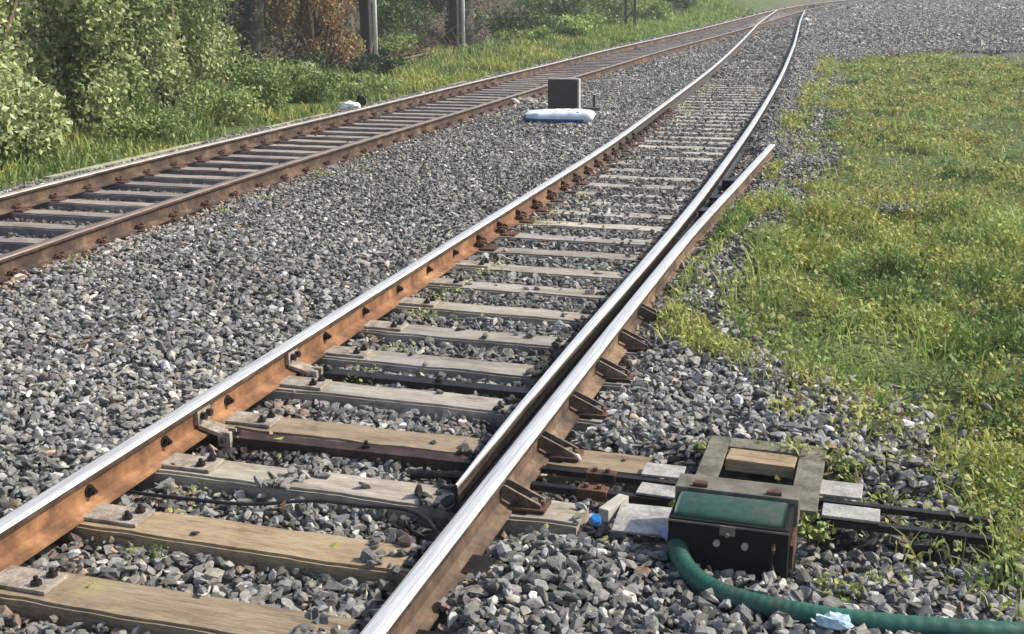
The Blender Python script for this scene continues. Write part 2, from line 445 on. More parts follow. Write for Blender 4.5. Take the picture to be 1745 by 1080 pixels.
rail_AL = sweep_rail('rail', lambda y: (float(xAL(y)), y), yrange(-8, 79), dz=.003, mats=[M_rustA, M_shine])
tag(rail_AL, 'long rail with white shiny top and rusty orange web, left rail of the near track', 'rail')
stock = sweep_rail('rail', lambda y: (float(xS(y)), y), yrange(-8, 16.1), dz=0, mats=[M_rustS, M_shine])
tag(stock, 'thick shiny rail crossing the bottom edge, ending loose on the ballast by the grass', 'rail')
def blade_prof(y):
    hw = float(np.interp(y, [4.6, 5.2, 7.5, 9.5], [.007, .018, .034, .040]))
    top = float(np.interp(y, [4.6, 5.5, 7], [.135, .160, .171]))
    return rail_profile(hw, top, .052)
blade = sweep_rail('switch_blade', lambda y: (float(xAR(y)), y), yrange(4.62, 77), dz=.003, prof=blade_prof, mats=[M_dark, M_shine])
tag(blade, 'tapering switch blade, dark sided with shiny top, open beside the thick rail', 'switch blade')
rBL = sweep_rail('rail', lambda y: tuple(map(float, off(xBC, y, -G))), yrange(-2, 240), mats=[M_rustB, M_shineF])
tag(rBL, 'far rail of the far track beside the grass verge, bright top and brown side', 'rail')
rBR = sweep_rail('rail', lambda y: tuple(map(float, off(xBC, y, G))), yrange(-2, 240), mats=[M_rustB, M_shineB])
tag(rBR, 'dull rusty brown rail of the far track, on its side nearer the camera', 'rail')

# ------------------------------------------------------------------ sleepers
def sleeper_mesh(L, W, H, seed, m):
    r = np.random.default_rng(seed)
    nx, ny = 46, 5
    bm = bmesh.new(); bmesh.ops.create_cube(bm, size=1)
    for v in bm.verts: v.co = Vector((v.co.x*L, v.co.y*W, v.co.z*H-H/2))
    ex = [e for e in bm.edges if abs(e.verts[0].co.x-e.verts[1].co.x) > L*.5]
    bmesh.ops.subdivide_edges(bm, edges=ex, cuts=nx, use_grid_fill=True)
    eb = [e for e in bm.edges if abs(e.verts[0].co.x-e.verts[1].co.x) > 1e-4 and abs(e.verts[0].co.y) > W*.49 and abs(e.verts[0].co.z) < .001 and abs(e.verts[1].co.z) < .001]
    bmesh.ops.bevel(bm, geom=eb, offset=.012, segments=2, affect='EDGES')
    s = r.random()*50
    for v in bm.verts:
        if abs(v.co.y) > W*.4:
            v.co.y += (float(vnoise(v.co.x*6+s, v.co.y*9))-.5)*.016 + (float(vnoise(v.co.x*22+s, 3))-.5)*.007
        if v.co.z > -.03: v.co.z += (float(vnoise(v.co.x*5+s, v.co.y*20+s))-.5)*.006
    me = bpy.data.meshes.new('sleeper'); bm.to_mesh(me); bm.free(); me.materials.append(m)
    return me
SLn = [sleeper_mesh(2.75, .222, .15, i, M_slp) for i in range(3)]
SLt = [sleeper_mesh(2.75, .235, .15, 10+i, M_slp_tan) for i in range(2)]
SLl = [sleeper_mesh(2.62, .225, .15, 20, M_slp), sleeper_mesh(2.88, .225, .15, 21, M_slp_tan)]
SLf = [sleeper_mesh(2.75, .215, .15, 30+i, M_slp_far) for i in range(3)]
SLb = [sleeper_mesh(2.75, .20, .15, 40+i, M_slpB) for i in range(3)]

# chair plates and their bolts (made once, copied)
def plate_me(name, L, W, m, h=.016):
    return MB().box(-L/2, L/2, -W/2, W/2, 0, h, .004).mesh(name, m)
me_slide = plate_me('chair_plate', .40, .15, M_plate)
me_dplate = plate_me('chair_plate', .34, .16, M_dark)
me_bplate = plate_me('chair_plate', .36, .15, M_rustdk)
b = MB(); b.cyl(0, 0, 0, .017, .022, 6); b.cyl(0, 0, .017, .036, .010, 8); me_bolt = b.mesh('bolt', M_dark)
def clip_me():
    b = MB()
    b.tube([(-.05, -.03, .012), (-.05, -.045, .045), (-.02, -.05, .06), (.015, -.03, .05), (.02, .0, .03), (.015, .03, .05), (-.02, .05, .06), (-.05, .045, .045), (-.05, .03, .012)], .011, 6)
    b.box(-.075, -.01, -.03, .03, 0, .035, .004)
    return b.mesh('rail_clip', M_rustdk)
me_clip = clip_me()
ordinal = ['first', 'second', 'third', 'fourth', 'fifth', 'sixth', 'seventh', 'eighth', 'ninth', 'tenth', 'eleventh', 'twelfth', 'thirteenth', 'fourteenth', 'fifteenth', 'sixteenth', 'seventeenth', 'eighteenth', 'nineteenth', 'twentieth']
for t_ in ('twenty', 'thirty', 'forty'):
    if t_ != 'twenty': ordinal.append(t_[:-1]+'ieth')
    ordinal += [t_+' '+o_ for o_ in ordinal[:9]]
Y0, PITCHS = 4.775, .6035
nearlab = {
 -3: None,
 -2: 'broad tan sleeper at the bottom edge, closest to the camera',
 -1: 'broad tan sleeper with brown smudges, next above the one at the bottom edge',
 0: 'grey sleeper strewn with stones in the middle, level with the tip of the switch blade',
 1: 'tan sleeper just behind the dark red brown bar',
 2: 'pinkish tan sleeper just in front of the thin black bar',
 3: 'grey sleeper with yellow moss just behind the thin black bar',
}
n_a = 0
sleeper_spots = []
for i in range(-4, 122):
    y = Y0+i*PITCHS+ (random.uniform(-.015, .015) if i > 3 else 0)
    if y > 78: break
    tx = (float(xAL(y+.5))-float(xAL(y-.5))); ang = math.atan(-tx)
    cx = (float(xAL(y))+float(xAR(y)))/2
    if y < 16: cx = float(np.interp(y, [10, 16], [0.0, cx]))
    if i <= -1: me = SLt[i % 2]; cx -= .0
    elif i in (0, 1): me = SLl[i % 2]; cx = (-.05, .06)[i]
    elif i < 9: me = SLn[i % 3]
    else: me = SLf[i % 3]
    if i < -2: me = SLt[i % 2]
    rz = ang+random.uniform(-.008, .008)*(2 if i > 3 else .4)
    tone = me
    o = bpy.data.objects.new('sleeper', me); link(o)
    o.location = (cx, y, float(zg(y))-(.0 if i < 12 else .004)); o.rotation_euler = (0, 0, rz)
    sleeper_spots.append((cx, y, rz, (2.62, 2.88)[i] if i in (0, 1) else 2.75, .225))
    if i in nearlab and nearlab[i]: lab = nearlab[i]
    elif i < -2: lab = 'tan sleeper lying nearer than the bottom edge of the view'
    elif y < 16.1: lab = 'near track sleeper, %s one beyond the thin black bar' % ordinal[i-3]
    elif y < 34: lab = 'pale near track sleeper, %s one past the loose rail end' % ordinal[i-19]
    else: lab = 'faint distant sleeper of the near track beyond its bend'
    tag(o, lab, 'sleeper', 'sleepers under the near track')
    if i <= 7:                                                     # slide plates by the left rail with two bolts
        q = mobj('chair_plate', me_slide, o, (-.745-cx, 0, .0025))
        for bx, by in ((.135, -.035), (.15, .04)):
            mobj('bolt', me_bolt, q, (bx, by, .016))
        q = mobj('chair_plate', me_dplate, o, (.86-cx, 0, .0025))
        mobj('bolt', me_bolt, q, (-.13, .0, .016))
    elif y < 22:
        a = float(xAL(y))-cx
        q = mobj('chair_plate', me_bplate, o, (a+.03, 0, .0025)); mobj('rail_clip', me_clip, q, (.07, 0, .016))
        q.rotation_euler = (0, 0, 0)
        q = mobj('chair_plate', me_bplate, o, (float(xAR(y))-cx-.03, 0, .0025))
        k = mobj('rail_clip', me_clip, q, (-.03, 0, .016)); k.rotation_euler = (0, 0, math.pi)

for i in range(0, 240):
    y = 4.6+i*.60
    if y > 150: break
    x = float(xBC(y)); tx = float(xBC(y+.5)-xBC(y-.5)); rz = math.atan(-tx)+random.uniform(-.01, .01)
    if y > 78 and i % 1: continue
    o = bpy.data.objects.new('sleeper', SLb[i % 3]); link(o)
    o.location = (x, y, float(zg(y))-.003); o.rotation_euler = (0, 0, rz)
    sleeper_spots.append((x, y, rz, 2.75, .20))
    if y < 8.5: lab = 'far track sleeper lying left outside the view'
    elif y < 21.2: lab = 'far track sleeper, %s one from the left edge of the view' % ordinal[i-7]
    elif y < 40: lab = 'dim far track sleeper, %s one past the slate panel' % ordinal[i-28]
    elif y < 78: lab = 'distant dim sleeper of the far track beside the green verge'
    else: lab = 'barely visible sleeper past the place where both tracks join'
    tag(o, lab, 'sleeper', 'sleepers under the far track')
    if 7 < y < 27:
        for sx in (-1, 1):
            q = mobj('chair_plate', me_bplate, o, (sx*G, 0, .0025))
            for s2 in (-1, 1):
                k = mobj('rail_clip', me_clip, q, (s2*.08, 0, .012)); k.scale = (.8, .8, .75)
                if s2 < 0: k.rotation_euler = (0, 0, math.pi)

# ------------------------------------------------------------------ fittings on the near rails
b = MB(); b.tube([(.008, 0, .078), (.016, 0, .078)], .030, 12); b.tube([(.016, 0, .078), (.036, 0, .078)], .020, 6); b.tube([(.036, 0, .078), (.050, 0, .078)], .011, 8)
me_wbolt = b.mesh('web_bolt', M_dark)
for i in range(-1, 22):
    y = Y0+i*PITCHS+.06
    k = mobj('web_bolt', me_wbolt, rail_AL, (float(xAL(y)), y, float(zg(y)))) if i != 2 else None
# hinged brackets that hold the bars to the left rail
def bracket(y, pz=0):
    b = MB()
    b.box(.010, .035, -.06, .06, .055, .135, .004, m=1)
    b.tube([(.03, -.025, .10), (.06, -.025, .10)], .02, 6, m=0); b.tube([(.03, .03, .10), (.06, .03, .10)], .02, 6, m=0)
    b.box(.02, .16, -.05, .05, .018, .040, .004, m=1, rot=Matrix.Rotation(math.radians(14), 3, 'Y'))
    b.box(.13, .20, -.045, -.018, -.05, .03, .004, m=1); b.box(.13, .20, .018, .045, -.05, .03, .004, m=1)
    b.tube([(.165, -.07, -.01), (.165, .07, -.01)], .014, 8, m=0)
    return b.build('bracket', [M_dark, M_plate], rail_AL, (float(xAL(y)), y, pz))
bracket(5.17); bracket(6.17)

M_brace = m_rust('brown_brace_steel', (.06, .045, .035), (.16, .12, .09), (.32, .26, .20), .2, .7, 12)
# braces on the outside of the thick rail
def brace_me():
    b = MB()
    for s in (-.042, .042):
        V = []
        for yy in (s-.008, s+.008):
            V += [(.014, yy, .105), (.034, yy, .112), (.215, yy, .034), (.215, yy, .0185), (.080, yy, .0185), (.014, yy, .05)]
        n = 6; F = [tuple(range(n))[::-1], tuple(range(n, 2*n))]+[(k, (k+1) % n, n+(k+1) % n, n+k) for k in range(n)]
        b.add(V, F, 0)
    b.box(.078, .24, -.075, .075, .002, .0185, .004, m=1)
    b.cyl(.17, 0, .018, .045, .02, 6, m=0); b.cyl(.215, -.0, .018, .04, .012, 6, m=0)
    return b.mesh('rail_brace', [M_brace, M_rustdk])
me_brace = brace_me()
for i in range(0, 6):
    y = Y0+i*PITCHS
    if i < 0: continue
    k = mobj('rail_brace', me_brace, stock, (float(xS(y)), y, float(zg(y))+.002)); k.scale = (.9, .85, .95)
# block spacers between blade and thick rail
me_sp = MB().box(-.05, .05, -.09, .09, .03, .12, .008).box(-.09, .09, -.11, .11, .004, .03, .004).mesh('spacer_block', M_dark)
for y in (11.3, 12.05, 13.2):
    k = mobj('spacer_block', me_sp, stock, ((float(xS(y))+float(xAR(y)))/2-.0, y, float(zg(y))))
    k.scale = (1.0+(y-11.3)*.25, 1, 1)

# ------------------------------------------------------------------ bars and rods of the points
def stretcher(y0, y1, x0, x1, label, m, hgt=.085):
    t = empty('stretcher_bar', (x0, y0, 0), math.atan2(y1-y0, x1-x0))
    L = math.hypot(x1-x0, y1-y0)
    b = MB(); b.box(0, L, -.045, -.032, -.012-hgt, -.014, .002); b.box(0, L, -.046, .045, -.014, -.004, .002)
    b.build('bar', m, t)
    for u in (.12, L*.55, L-.12):
        mobj('bolt', me_bolt, t, (u, .005, -.004))
    tag(t, label, 'bar')
    return t
stretcher(5.20, 5.225, -.80, .72, 'dark red brown bar across the track in front of a tan sleeper', M_redbar)
stretcher(6.255, 6.245, -.80, .72, 'thin black bar across the track between two sleepers', M_dark)
st3 = MB().tube([(.35, 5.03, -.03), (.55, 5.05, -.02), (.72, 5.06, -.015), (.95, 5.07, -.02)], .022, 8)
o = st3.build('link_rod', M_dark); tag(o, 'short black rod under the tip of the switch blade', 'rod')
def rod(y, z, x0, x1, r, label):
    t = empty('point_rod', (x0, y, z))
    b = MB(); L = x1-x0
    b.box(0, L, -r, r, -r*.8, r*.8, .004); b.build('shaft', M_dark, t)
    b = MB(); b.box(.22, .36, -r*1.6, r*1.6, -r*1.2, r*1.3, .004); b.cyl(.26, 0, 0, r*2.2, .012, 6); b.cyl(.32, 0, 0, r*2.2, .012, 6); b.build('coupling', M_rustdk, t)
    tag(t, label, 'rod')
rod(5.17, .01, .96, 2.95, .018, 'black flat rod running right from the rail, the one farther from the camera')
rod(5.0, .0, .96, 2.95, .020, 'black flat rod running right from the rail, the one nearer the camera')
# plates lying over the rods
def slab(name, x0, x1, y0, y1, z0, z1, m, label, cat, rz=0, tilt=0):
    t = MB().box(-(x1-x0)/2, (x1-x0)/2, -(y1-y0)/2, (y1-y0)/2, 0, z1-z0, .005).build(name, m, None, ((x0+x1)/2, (y0+y1)/2, z0))
    t.rotation_euler = (tilt, 0, rz); tag(t, label, cat); return t
slab('cover_plate', 1.43, 1.62, 5.20, 5.34, .022, .034, M_greyplate, 'pale beige metal plate over the farther black rod', 'plate', .02)
slab('cover_plate', 1.45, 1.67, 4.99, 5.11, .020, .032, M_greyplate, 'pale grey metal plate over the nearer black rod', 'plate', -.04)
fr = empty('steel_frame', (1.95, 5.30, .03))
for nm, x0, x1, y0, y1 in (('side_strip', -.27, -.17, -.33, .42), ('side_strip', .17, .29, -.33, .42), ('end_strip', -.168, .168, .30, .42), ('end_strip', -.168, .168, -.33, -.26)):
    MB().box(x0, x1, y0, y1, .0, .022, .004).build(nm, M_olive, fr)
tag(fr, 'weathered olive grey frame behind the machine box, rods showing through it', 'frame')
slab('cover_plate', 2.22, 2.42, 5.2, 5.36, .022, .036, M_greyplate, 'light grey plate right of the black machine box, farther one', 'plate', 0)
slab('cover_plate', 2.26, 2.50, 4.98, 5.11, .022, .036, M_greyplate, 'light grey plate right of the black machine box, nearer one', 'plate', 0)
slab('metal_sheet', 1.42, 1.72, 4.60, 4.86, .025, .037, M_greyplate, 'flat dull grey sheet lying left of the black machine box', 'sheet', .05, .03)
slab('concrete_piece', 1.36, 1.41, 4.74, 4.92, -.01, .05, M_conc, 'small upright pale concrete stick on the ballast near the grey sheet', 'concrete piece', -.3)
slab('broken_board', 1.79, 2.11, 5.44, 5.58, -.01, .05, M_slp_tan, 'short brown board inside the frame behind the black machine box', 'board', -.05)

# ------------------------------------------------------------------ machine box and pipe
mc = empty('point_machine', (1.93, 4.58, .0))
b = MB(); b.box(-.235, .235, -.17, .15, -.05, .215, .012); b.box(-.25, .25, -.185, .185, -.05, .0, .006); b.build('housing', M_black, mc)
lid = MB()
nn = 14; V = []; F = []
for s, xx in enumerate((-.215, -.20, .20, .215)):
    k = .93 if s in (0, 3) else 1
    for j in range(nn+1):
        a = math.pi*j/nn; V.append((xx, -.045-.108*math.cos(a)*k, .2165+.032*math.sin(a)*k))
for s in range(3):
    for j in range(nn): F.append((s*(nn+1)+j, s*(nn+1)+j+1, (s+1)*(nn+1)+j+1, (s+1)*(nn+1)+j))
F.append(tuple(range(nn+1))); F.append(tuple(3*(nn+1)+j for j in range(nn+1))[::-1])
lid.add(V, F); ld = lid.build('lid', M_greenlid, mc, smooth=True)
for xx in (-.04, .07): MB().tube([(xx, -.168, .13), (xx, -.186, .13)], .014, 8).build('bolt', M_greyplate, mc)
MB().tube([(.18, -.172, .05), (.18, -.2, .06), (.18, -.2, .14), (.18, -.172, .15)], .008, 6).build('handle', M_rustdk, mc)
MB().box(-.236, .236, -.1735, -.1705, .198, .206, .0005).build('lid_seam', M_grime, mc)
MB().box(.236, .25, -.10, .10, .02, .12, .003).build('side_plate', M_rustdk, mc)
MB().box(-.25, .25, .072, .21, .10, .240, .006).build('rear_casing', M_grime, mc)
for xx in (-.15, .15):
    MB().tube([(xx-.03, .095, .246), (xx+.03, .095, .246)], .010, 8).box(xx-.025, xx+.025, .10, .14, .2405, .247, .001).build('hinge', M_rustdk, mc)
MB().box(-.03, .03, -.178, -.171, .165, .205, .002).tube([(0, -.176, .175), (0, -.192, .172)], .009, 8).build('latch', M_grime, mc)
tag(mc, 'black machine box with rounded dark green lid, among stones beside the rods', 'machine box')
pp = [(1.745, 4.62, .135), (1.725, 4.52, .12), (1.735, 4.42, .085), (1.785, 4.31, .058), (1.865, 4.225, .045), (1.96, 4.165, .042), (2.09, 4.13, .04), (2.24, 4.11, .04), (2.42, 4.105, .042), (2.65, 4.12, .045), (2.95, 4.17, .045), (3.35, 4.28, .045), (3.8, 4.45, .045)]
def cr_spline(P, n=8):
    P = [Vector(p) for p in P]; out = []
    for i in range(len(P)-1):
        p0, p1, p2, p3 = P[max(i-1, 0)], P[i], P[i+1], P[min(i+2, len(P)-1)]
        for k in range(n):
            t = k/n
            out.append(.5*((2*p1)+(p2-p0)*t+(2*p0-5*p1+4*p2-p3)*t*t+(3*p1-p0-3*p2+p3)*t**3))
    out.append(P[-1]); return out
hs = empty('pipe', (1.86, 4.2, 0))
b = MB(); cpp = cr_spline([(x-1.86, y-4.2, z) for x, y, z in pp], 16)
rr = [.040+.0012*math.sin(i*1.9) for i in range(len(cpp))]
b.tube(cpp, rr, 16); b.build('tube', M_hose, hs, smooth=True)
b = MB(); b.tube([cpp[8], cpp[10]], .049, 14); b.tube(cpp[0:15], .0435, 14); b.build('collar', M_hose2, hs, smooth=True)
tag(hs, 'thick green plastic pipe curving round the front of the black machine box', 'pipe')
b = MB(); b.tube([(1.665, 4.545, .075), (1.70, 4.50, .07)], .022, 10); b.tube([(1.64, 4.57, .077), (1.665, 4.545, .075)], .013, 8)
tag(b.build('bottle_cap', M_lilac, smooth=True), 'lilac plastic stopper by the left corner of the black machine box', 'stopper')
b = MB(); b.tube([(1.36, 4.60, .055), (1.362, 4.585, .083)], .022, 12); b.tube([(1.362, 4.585, .083), (1.363, 4.58, .088)], .016, 12)
tag(b.build('bottle_cap', M_blue), 'small bright blue bottle cap on the stones', 'bottle cap')
# crumpled pale blue litter
def crumple(name, sx, sy, sz, m, loc, seed, label, cat, mats=None):
    bm = bmesh.new(); bmesh.ops.create_icosphere(bm, subdivisions=3, radius=1)
    r = random.Random(seed); s = r.random()*40
    for v in bm.verts:
        d = .75+.5*float(vnoise(v.co.x*2.3+s, v.co.y*2.3+v.co.z*3))+.15*float(vnoise(v.co.x*7, v.co.z*7+s))
        v.co = Vector((v.co.x*sx*d, v.co.y*sy*d, (v.co.z*.5+.5)*sz*d))
    me = bpy.data.meshes.new(name); bm.to_mesh(me); bm.free(); me.materials.append(m)
    o = mobj(name, me, None, loc); return tag(o, label, cat)
crumple('plastic_scrap', .06, .035, .05, M_paleblue, (2.36, 4.02, .05), 4, 'pale blue plastic scrap below the green pipe at the bottom right', 'litter')

# black cable across the stones
cab = [(-1.0, 4.42, .02), (-.8, 4.45, -.015), (-.59, 4.46, -.02), (-.22, 4.47, -.01), (.07, 4.57, .0), (.3, 4.60, -.01), (.49, 4.59, .005), (.62, 4.52, .01), (.70, 4.44, .0), (.78, 4.36, -.02)]
tag(MB().tube(cr_spline(cab), .009, 8).build('cable', M_cable, smooth=True), 'thin black cable trailing over the stones in front of the grey sleeper', 'cable')

# ------------------------------------------------------------------ things between the tracks
zb = float(zg(21.2))
pn = empty('slate_panel', (-3.2, 21.2, zb-.03))
MB().box(-.27, .27, -.05, .06, -.1, .60, .012).build('panel', M_slate, pn)
MB().box(.2705, .30, -.06, .07, -.1, .62, .006).build('lit_side_edge', M_conc, pn)  # sunlight on the right side, put into the colour as a pale strip
MB().box(-.28, .27, -.055, .065, .6005, .625, .005).build('lit_top_edge', M_conc, pn)  # sunlit top of the panel, likewise coloured pale
tag(pn, 'upright dark slate panel, sunlight coloured onto top and right edge, between the two tracks', 'panel')
stb = MB(); stb.box(-.10, .22, -.12, .12, -.05, .09, .012); stb.box(.06, .11, -.03, .03, .09, .30, .006)
tag(stb.build('stub_post', M_stub, None, (-2.72, 21.2, zb+.02)), 'low dark block with a short thin stub, right of the slate panel', 'post')
def sack():
    bm = bmesh.new(); bmesh.ops.create_grid(bm, x_segments=40, y_segments=14, size=1)
    top = []
    vs = list(bm.verts)
    ret = bmesh.ops.duplicate(bm, geom=bm.verts[:]+bm.edges[:]+bm.faces[:])
    dv = [g for g in ret['geom'] if isinstance(g, bmesh.types.BMVert)]
    for lst, s in ((vs, 1), (dv, -1)):
        for v in lst:
            x, y = v.co.x, v.co.y
            e = max(0, 1-abs(x)**10)**.5*max(0, 1-abs(y)**8)**.5
            taper = 1-.45*max(0, -x-.55)/.45
            wob = (float(vnoise(x*5+5, y*4+9))-.5)*.018*e+(float(vnoise(x*17+5, y*9+9))-.5)*.012*e
            v.co = Vector((x*.56, y*.20*taper+x*.02, s*.085*e*(1-.25*max(0, -x))+wob+.09))
    bmesh.ops.remove_doubles(bm, verts=bm.verts, dist=.003)
    bmesh.ops.recalc_face_normals(bm, faces=bm.faces[:])
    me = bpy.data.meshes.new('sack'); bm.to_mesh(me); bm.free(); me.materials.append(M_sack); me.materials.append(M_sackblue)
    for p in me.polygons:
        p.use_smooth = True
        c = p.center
        if c.z < .112 and c.y < .02 and c.x < .42: p.material_index = 1  # shade of the low camera side, put into the colour as blue
    return me
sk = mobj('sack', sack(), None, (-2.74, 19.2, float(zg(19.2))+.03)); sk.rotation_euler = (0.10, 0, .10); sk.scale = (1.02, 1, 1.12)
tag(sk, 'white sack, shaded lower side coloured deep blue, lying in front of the slate panel', 'sack')
for x0, x1 in ((-.05, .04), (.16, .24), (.27, .33)):
    MB().box(x0, x1, -.11, -.06, .166, .174, .001).build('printed_mark', M_sackblue, sk)

# concrete edging slabs of the verge
for k, (y0, y1, lab) in enumerate(((12.2, 15.9, 'long pale yellowish concrete edging along the grass at the left'), (18.0, 20.4, 'pale concrete slab at the verge below the weeds'), (27.6, 28.6, 'short pale concrete slab on the verge, the nearer of two'), (30.1, 31.0, 'short pale concrete slab on the verge, the farther of two'))):
    xx = float(VERGE((y0+y1)/2))-.10
    o = MB().box(-.09, .09, -(y1-y0)/2, (y1-y0)/2, -.12, .05, .012).build('concrete_slab', M_moss, None, (xx, (y0+y1)/2, float(zg((y0+y1)/2))-.115))
    o.rotation_euler = (math.atan((float(zg(y1))-float(zg(y0)))/(y1-y0)), 0, math.atan(-float(VERGE(y1)-VERGE(y0))/(y1-y0)))
    tag(o, lab, 'concrete slab')
lt = crumple('litter_bag', .20, .13, .17, M_white, (-7.05, 20.6, float(zg(20.6))-.05), 8, 'crumpled white litter beside the far rail, by a small dark lump', 'litter')
crumple('litter_lump', .09, .08, .22, M_black, (-6.98, 20.95, float(zg(20.9))+.0), 9, 'small dark lump standing behind the crumpled white litter', 'litter')
crumple('litter_bag', .22, .16, .22, M_white, (-2.1, 63.5, float(zg(63.5))-.02), 11, 'white litter on the ballast at the far bend of the near track', 'litter')

# ------------------------------------------------------------------ ballast stones
def stone_templates(n, npts, seed):
    out = []
    r = np.random.default_rng(seed)
    while len(out) < n:
        P = r.normal(size=(npts, 3)); P /= np.linalg.norm(P, axis=1)[:, None]; P *= r.uniform(.84, 1.04, (npts, 1))
        P *= np.array([1.15, r.uniform(.55, .85), r.uniform(.4, .62)])
        bm = bmesh.new()
        for p in P: bm.verts.new(p)
        res = bmesh.ops.convex_hull(bm, input=bm.verts)
        bmesh.ops.delete(bm, geom=[g for g in res['geom_interior'] if isinstance(g, bmesh.types.BMVert)], context='VERTS')
        bmesh.ops.triangulate(bm, faces=bm.faces[:]); bm.verts.index_update()
        out.append((np.array([v.co[:] for v in bm.verts]), np.array([[v.index for v in f.verts] for f in bm.faces]))); bm.free()
    return out
def rot_mats(n, r, tilt=None):
    a = r.uniform(0, 2*math.pi, n); u = r.normal(0, .30, n); v = r.normal(0, .30, n)
    q = np.stack([np.cos(a/2), u*.7, v*.7, np.sin(a/2)], 1); wild = r.random(n) < .12; q[wild] = r.normal(size=(int(wild.sum()), 4)); q /= np.linalg.norm(q, axis=1)[:, None]
    w_, x, y, z = q.T
    return np.stack([1-2*(y*y+z*z), 2*(x*y-z*w_), 2*(x*z+y*w_), 2*(x*y+z*w_), 1-2*(x*x+z*z), 2*(y*z-x*w_), 2*(x*z-y*w_), 2*(y*z+x*w_), 1-2*(x*x+y*y)], -1).reshape(n, 3, 3)
def scatter(T, pos, size, cols, r):
    Vs, Fs, Cs, base = [], [], [], 0
    pick = r.integers(0, len(T), len(pos)); R = rot_mats(len(pos), r)
    for t, (tv, tf) in enumerate(T):
        m = pick == t; k = int(m.sum())
        if not k: continue
        V = np.einsum('nij,vj->nvi', R[m], tv)*size[m][:, None, None]+pos[m][:, None, :]
        F = tf[None]+(np.arange(k)*len(tv))[:, None, None]+base
        Vs.append(V.reshape(-1, 3)); Fs.append(F.reshape(-1, 3)); Cs.append(np.repeat(cols[m], len(tv), 0)); base += k*len(tv)
    return np.concatenate(Vs), np.concatenate(Fs), np.concatenate(Cs)
SP = np.array([s[:3] for s in sleeper_spots]); 
def on_sleeper(x, y, grow=.0):
    hit = np.zeros(len(x), bool)
    for cx, yy, rz, L, W in sleeper_spots:
        if yy < 1 or yy > 46: continue
        near = (np.abs(y-yy) < .3) & (np.abs(x-cx) < 2.4)
        dx, dy = x[near]-cx, y[near]-yy
        u = dx*math.cos(rz)+dy*math.sin(rz); v = -dx*math.sin(rz)+dy*math.cos(rz)
        hit[near] |= (np.abs(u) < L/2) & (np.abs(v) < W/2+grow)
    return hit
def stones(y0, y1, dens, size, T, r):
    A = 0
    xl = lambda y: np.maximum(2.43-.837*y-1.6, VERGE(y)-.35)
    xr = lambda y: np.minimum(2.43+.1*y+1.3, grassR(y)+.35)
    if y0 > 29: X_l = -9.5
    X0 = -8.2
    X0 = min(X0, float(np.min(xl(np.linspace(y0, y1, 20))))); X1 = 4.4 if y0 < 29 else 15.
    n = int((X1-X0)*(y1-y0)*dens)
    x = r.uniform(X0, X1, n); y = r.uniform(y0, y1, n)
    edge = np.abs(r.normal(0, .22, n))
    k = (x > xl(y)) & (x < xr(y)+np.minimum(edge, .8)-.1)
    x, y = x[k], y[k]
    s = size*np.exp(r.normal(0, .28, len(x)))
    s = np.minimum(s, size*1.75)
    h = ballast_h(x, y)
    aL = xAL(y); right = np.where(y < 16.1, xS(y), xAR(y))
    ridge = np.minimum(np.abs(x-aL), np.minimum(np.abs(x-right), np.abs(x-xAR(y))+(y < 4.7)*9))
    b = xBC(y); ridge = np.minimum(ridge, np.abs(np.abs(x-b)-G))
    slp = on_sleeper(x, y, .012)
    # where ballast stands above the sleepers' ends it may cover them
    cover = ((x < aL-.03) & (x > b+1.04)) | ((x > right+.22) & ~((y > 4.5) & (y < 5.65) & (x < np.where(y < 4.95, 1.24, 1.46))))
    cover |= (x > .50) & (x < right) & (y < 9) & (r.random(len(x)) < .30)
    cover |= (y > 6.9) & (x > aL+.05) & (x < right) & (r.random(len(x)) < np.interp(y, [6.9, 9.5, 13, 16, 19, 26, 32], [.01, .05, .18, .25, .06, .06, .5])*sstep(.38, .6, fbm(x*1.1+4, y*2.2)))
    cover |= (np.abs(y-Y0) < .14) & (np.abs(x+.13+(y-Y0)*-.5) < .055+.02*r.random(len(x)))
    cover |= (np.abs(x-b) < 1.4) & (np.abs(x-b) > 1.02) & (r.random(len(x)) < .6)
    cover |= r.random(len(x)) < .003
    k = ((~slp) | cover) & (ridge > .052+ s*.3)
    # keep plates, machine and panel clear
    k &= ~((x > 1.68) & (x < 2.2) & (y > 4.38) & (y < 4.78))
    k &= ~((x > 1.66) & (x < 2.26) & (y > 4.93) & (y < 5.75) & (h > -9))
    k &= ~((x > 1.42) & (x < 1.74) & (y > 4.60) & (y < 4.87))
    k &= ~((x > 1.40) & (x < 2.55) & (y > 4.93) & (y < 5.37) & (r.random(len(x)) < .35))
    x, y, s, slp, cover, h = x[k], y[k], s[k], slp[k], cover[k], h[k]
    th = terrain_h(x, y); out = x > grassR(y)+.1
    z = h + r.uniform(-.045, .012, len(x))
    z = np.where(out, np.maximum(th+s*.2, z-.02*out), z)
    z = np.where(slp & (z < zg(y)+s*.2), zg(y)+s*.35, z)
    g = np.exp(r.normal(0, .46, len(x)))*.195
    g = np.clip(g, .06, .75)
    big = .78+.44*fbm(x*.5, y*.5)
    g = g*big
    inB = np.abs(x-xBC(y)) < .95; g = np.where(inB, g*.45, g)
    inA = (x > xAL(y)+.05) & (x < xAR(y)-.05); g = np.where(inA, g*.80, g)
    warm = r.normal(0, .035, (len(x), 1))
    c = g[:, None]*np.array([1.01, .975, .90])+g[:, None]*warm*np.array([1, .1, -1.2])
    dark_zone = ((x > .45) & (x < .86) & (y < 8.5) & (y > 4.4)) | ((y > 4.95) & (y < 5.35) & (x > .95)) | ((x < -.3) & (x > -.9) & (y > 5.0) & (y < 5.35))  # stones darkened round the blade, along the rods and beside the left rail
    g = np.where(dark_zone & (r.random(len(x)) < .85), g*.28, g); c = np.where(dark_zone[:, None], g[:, None]*np.array([1, .93, .88]), c)
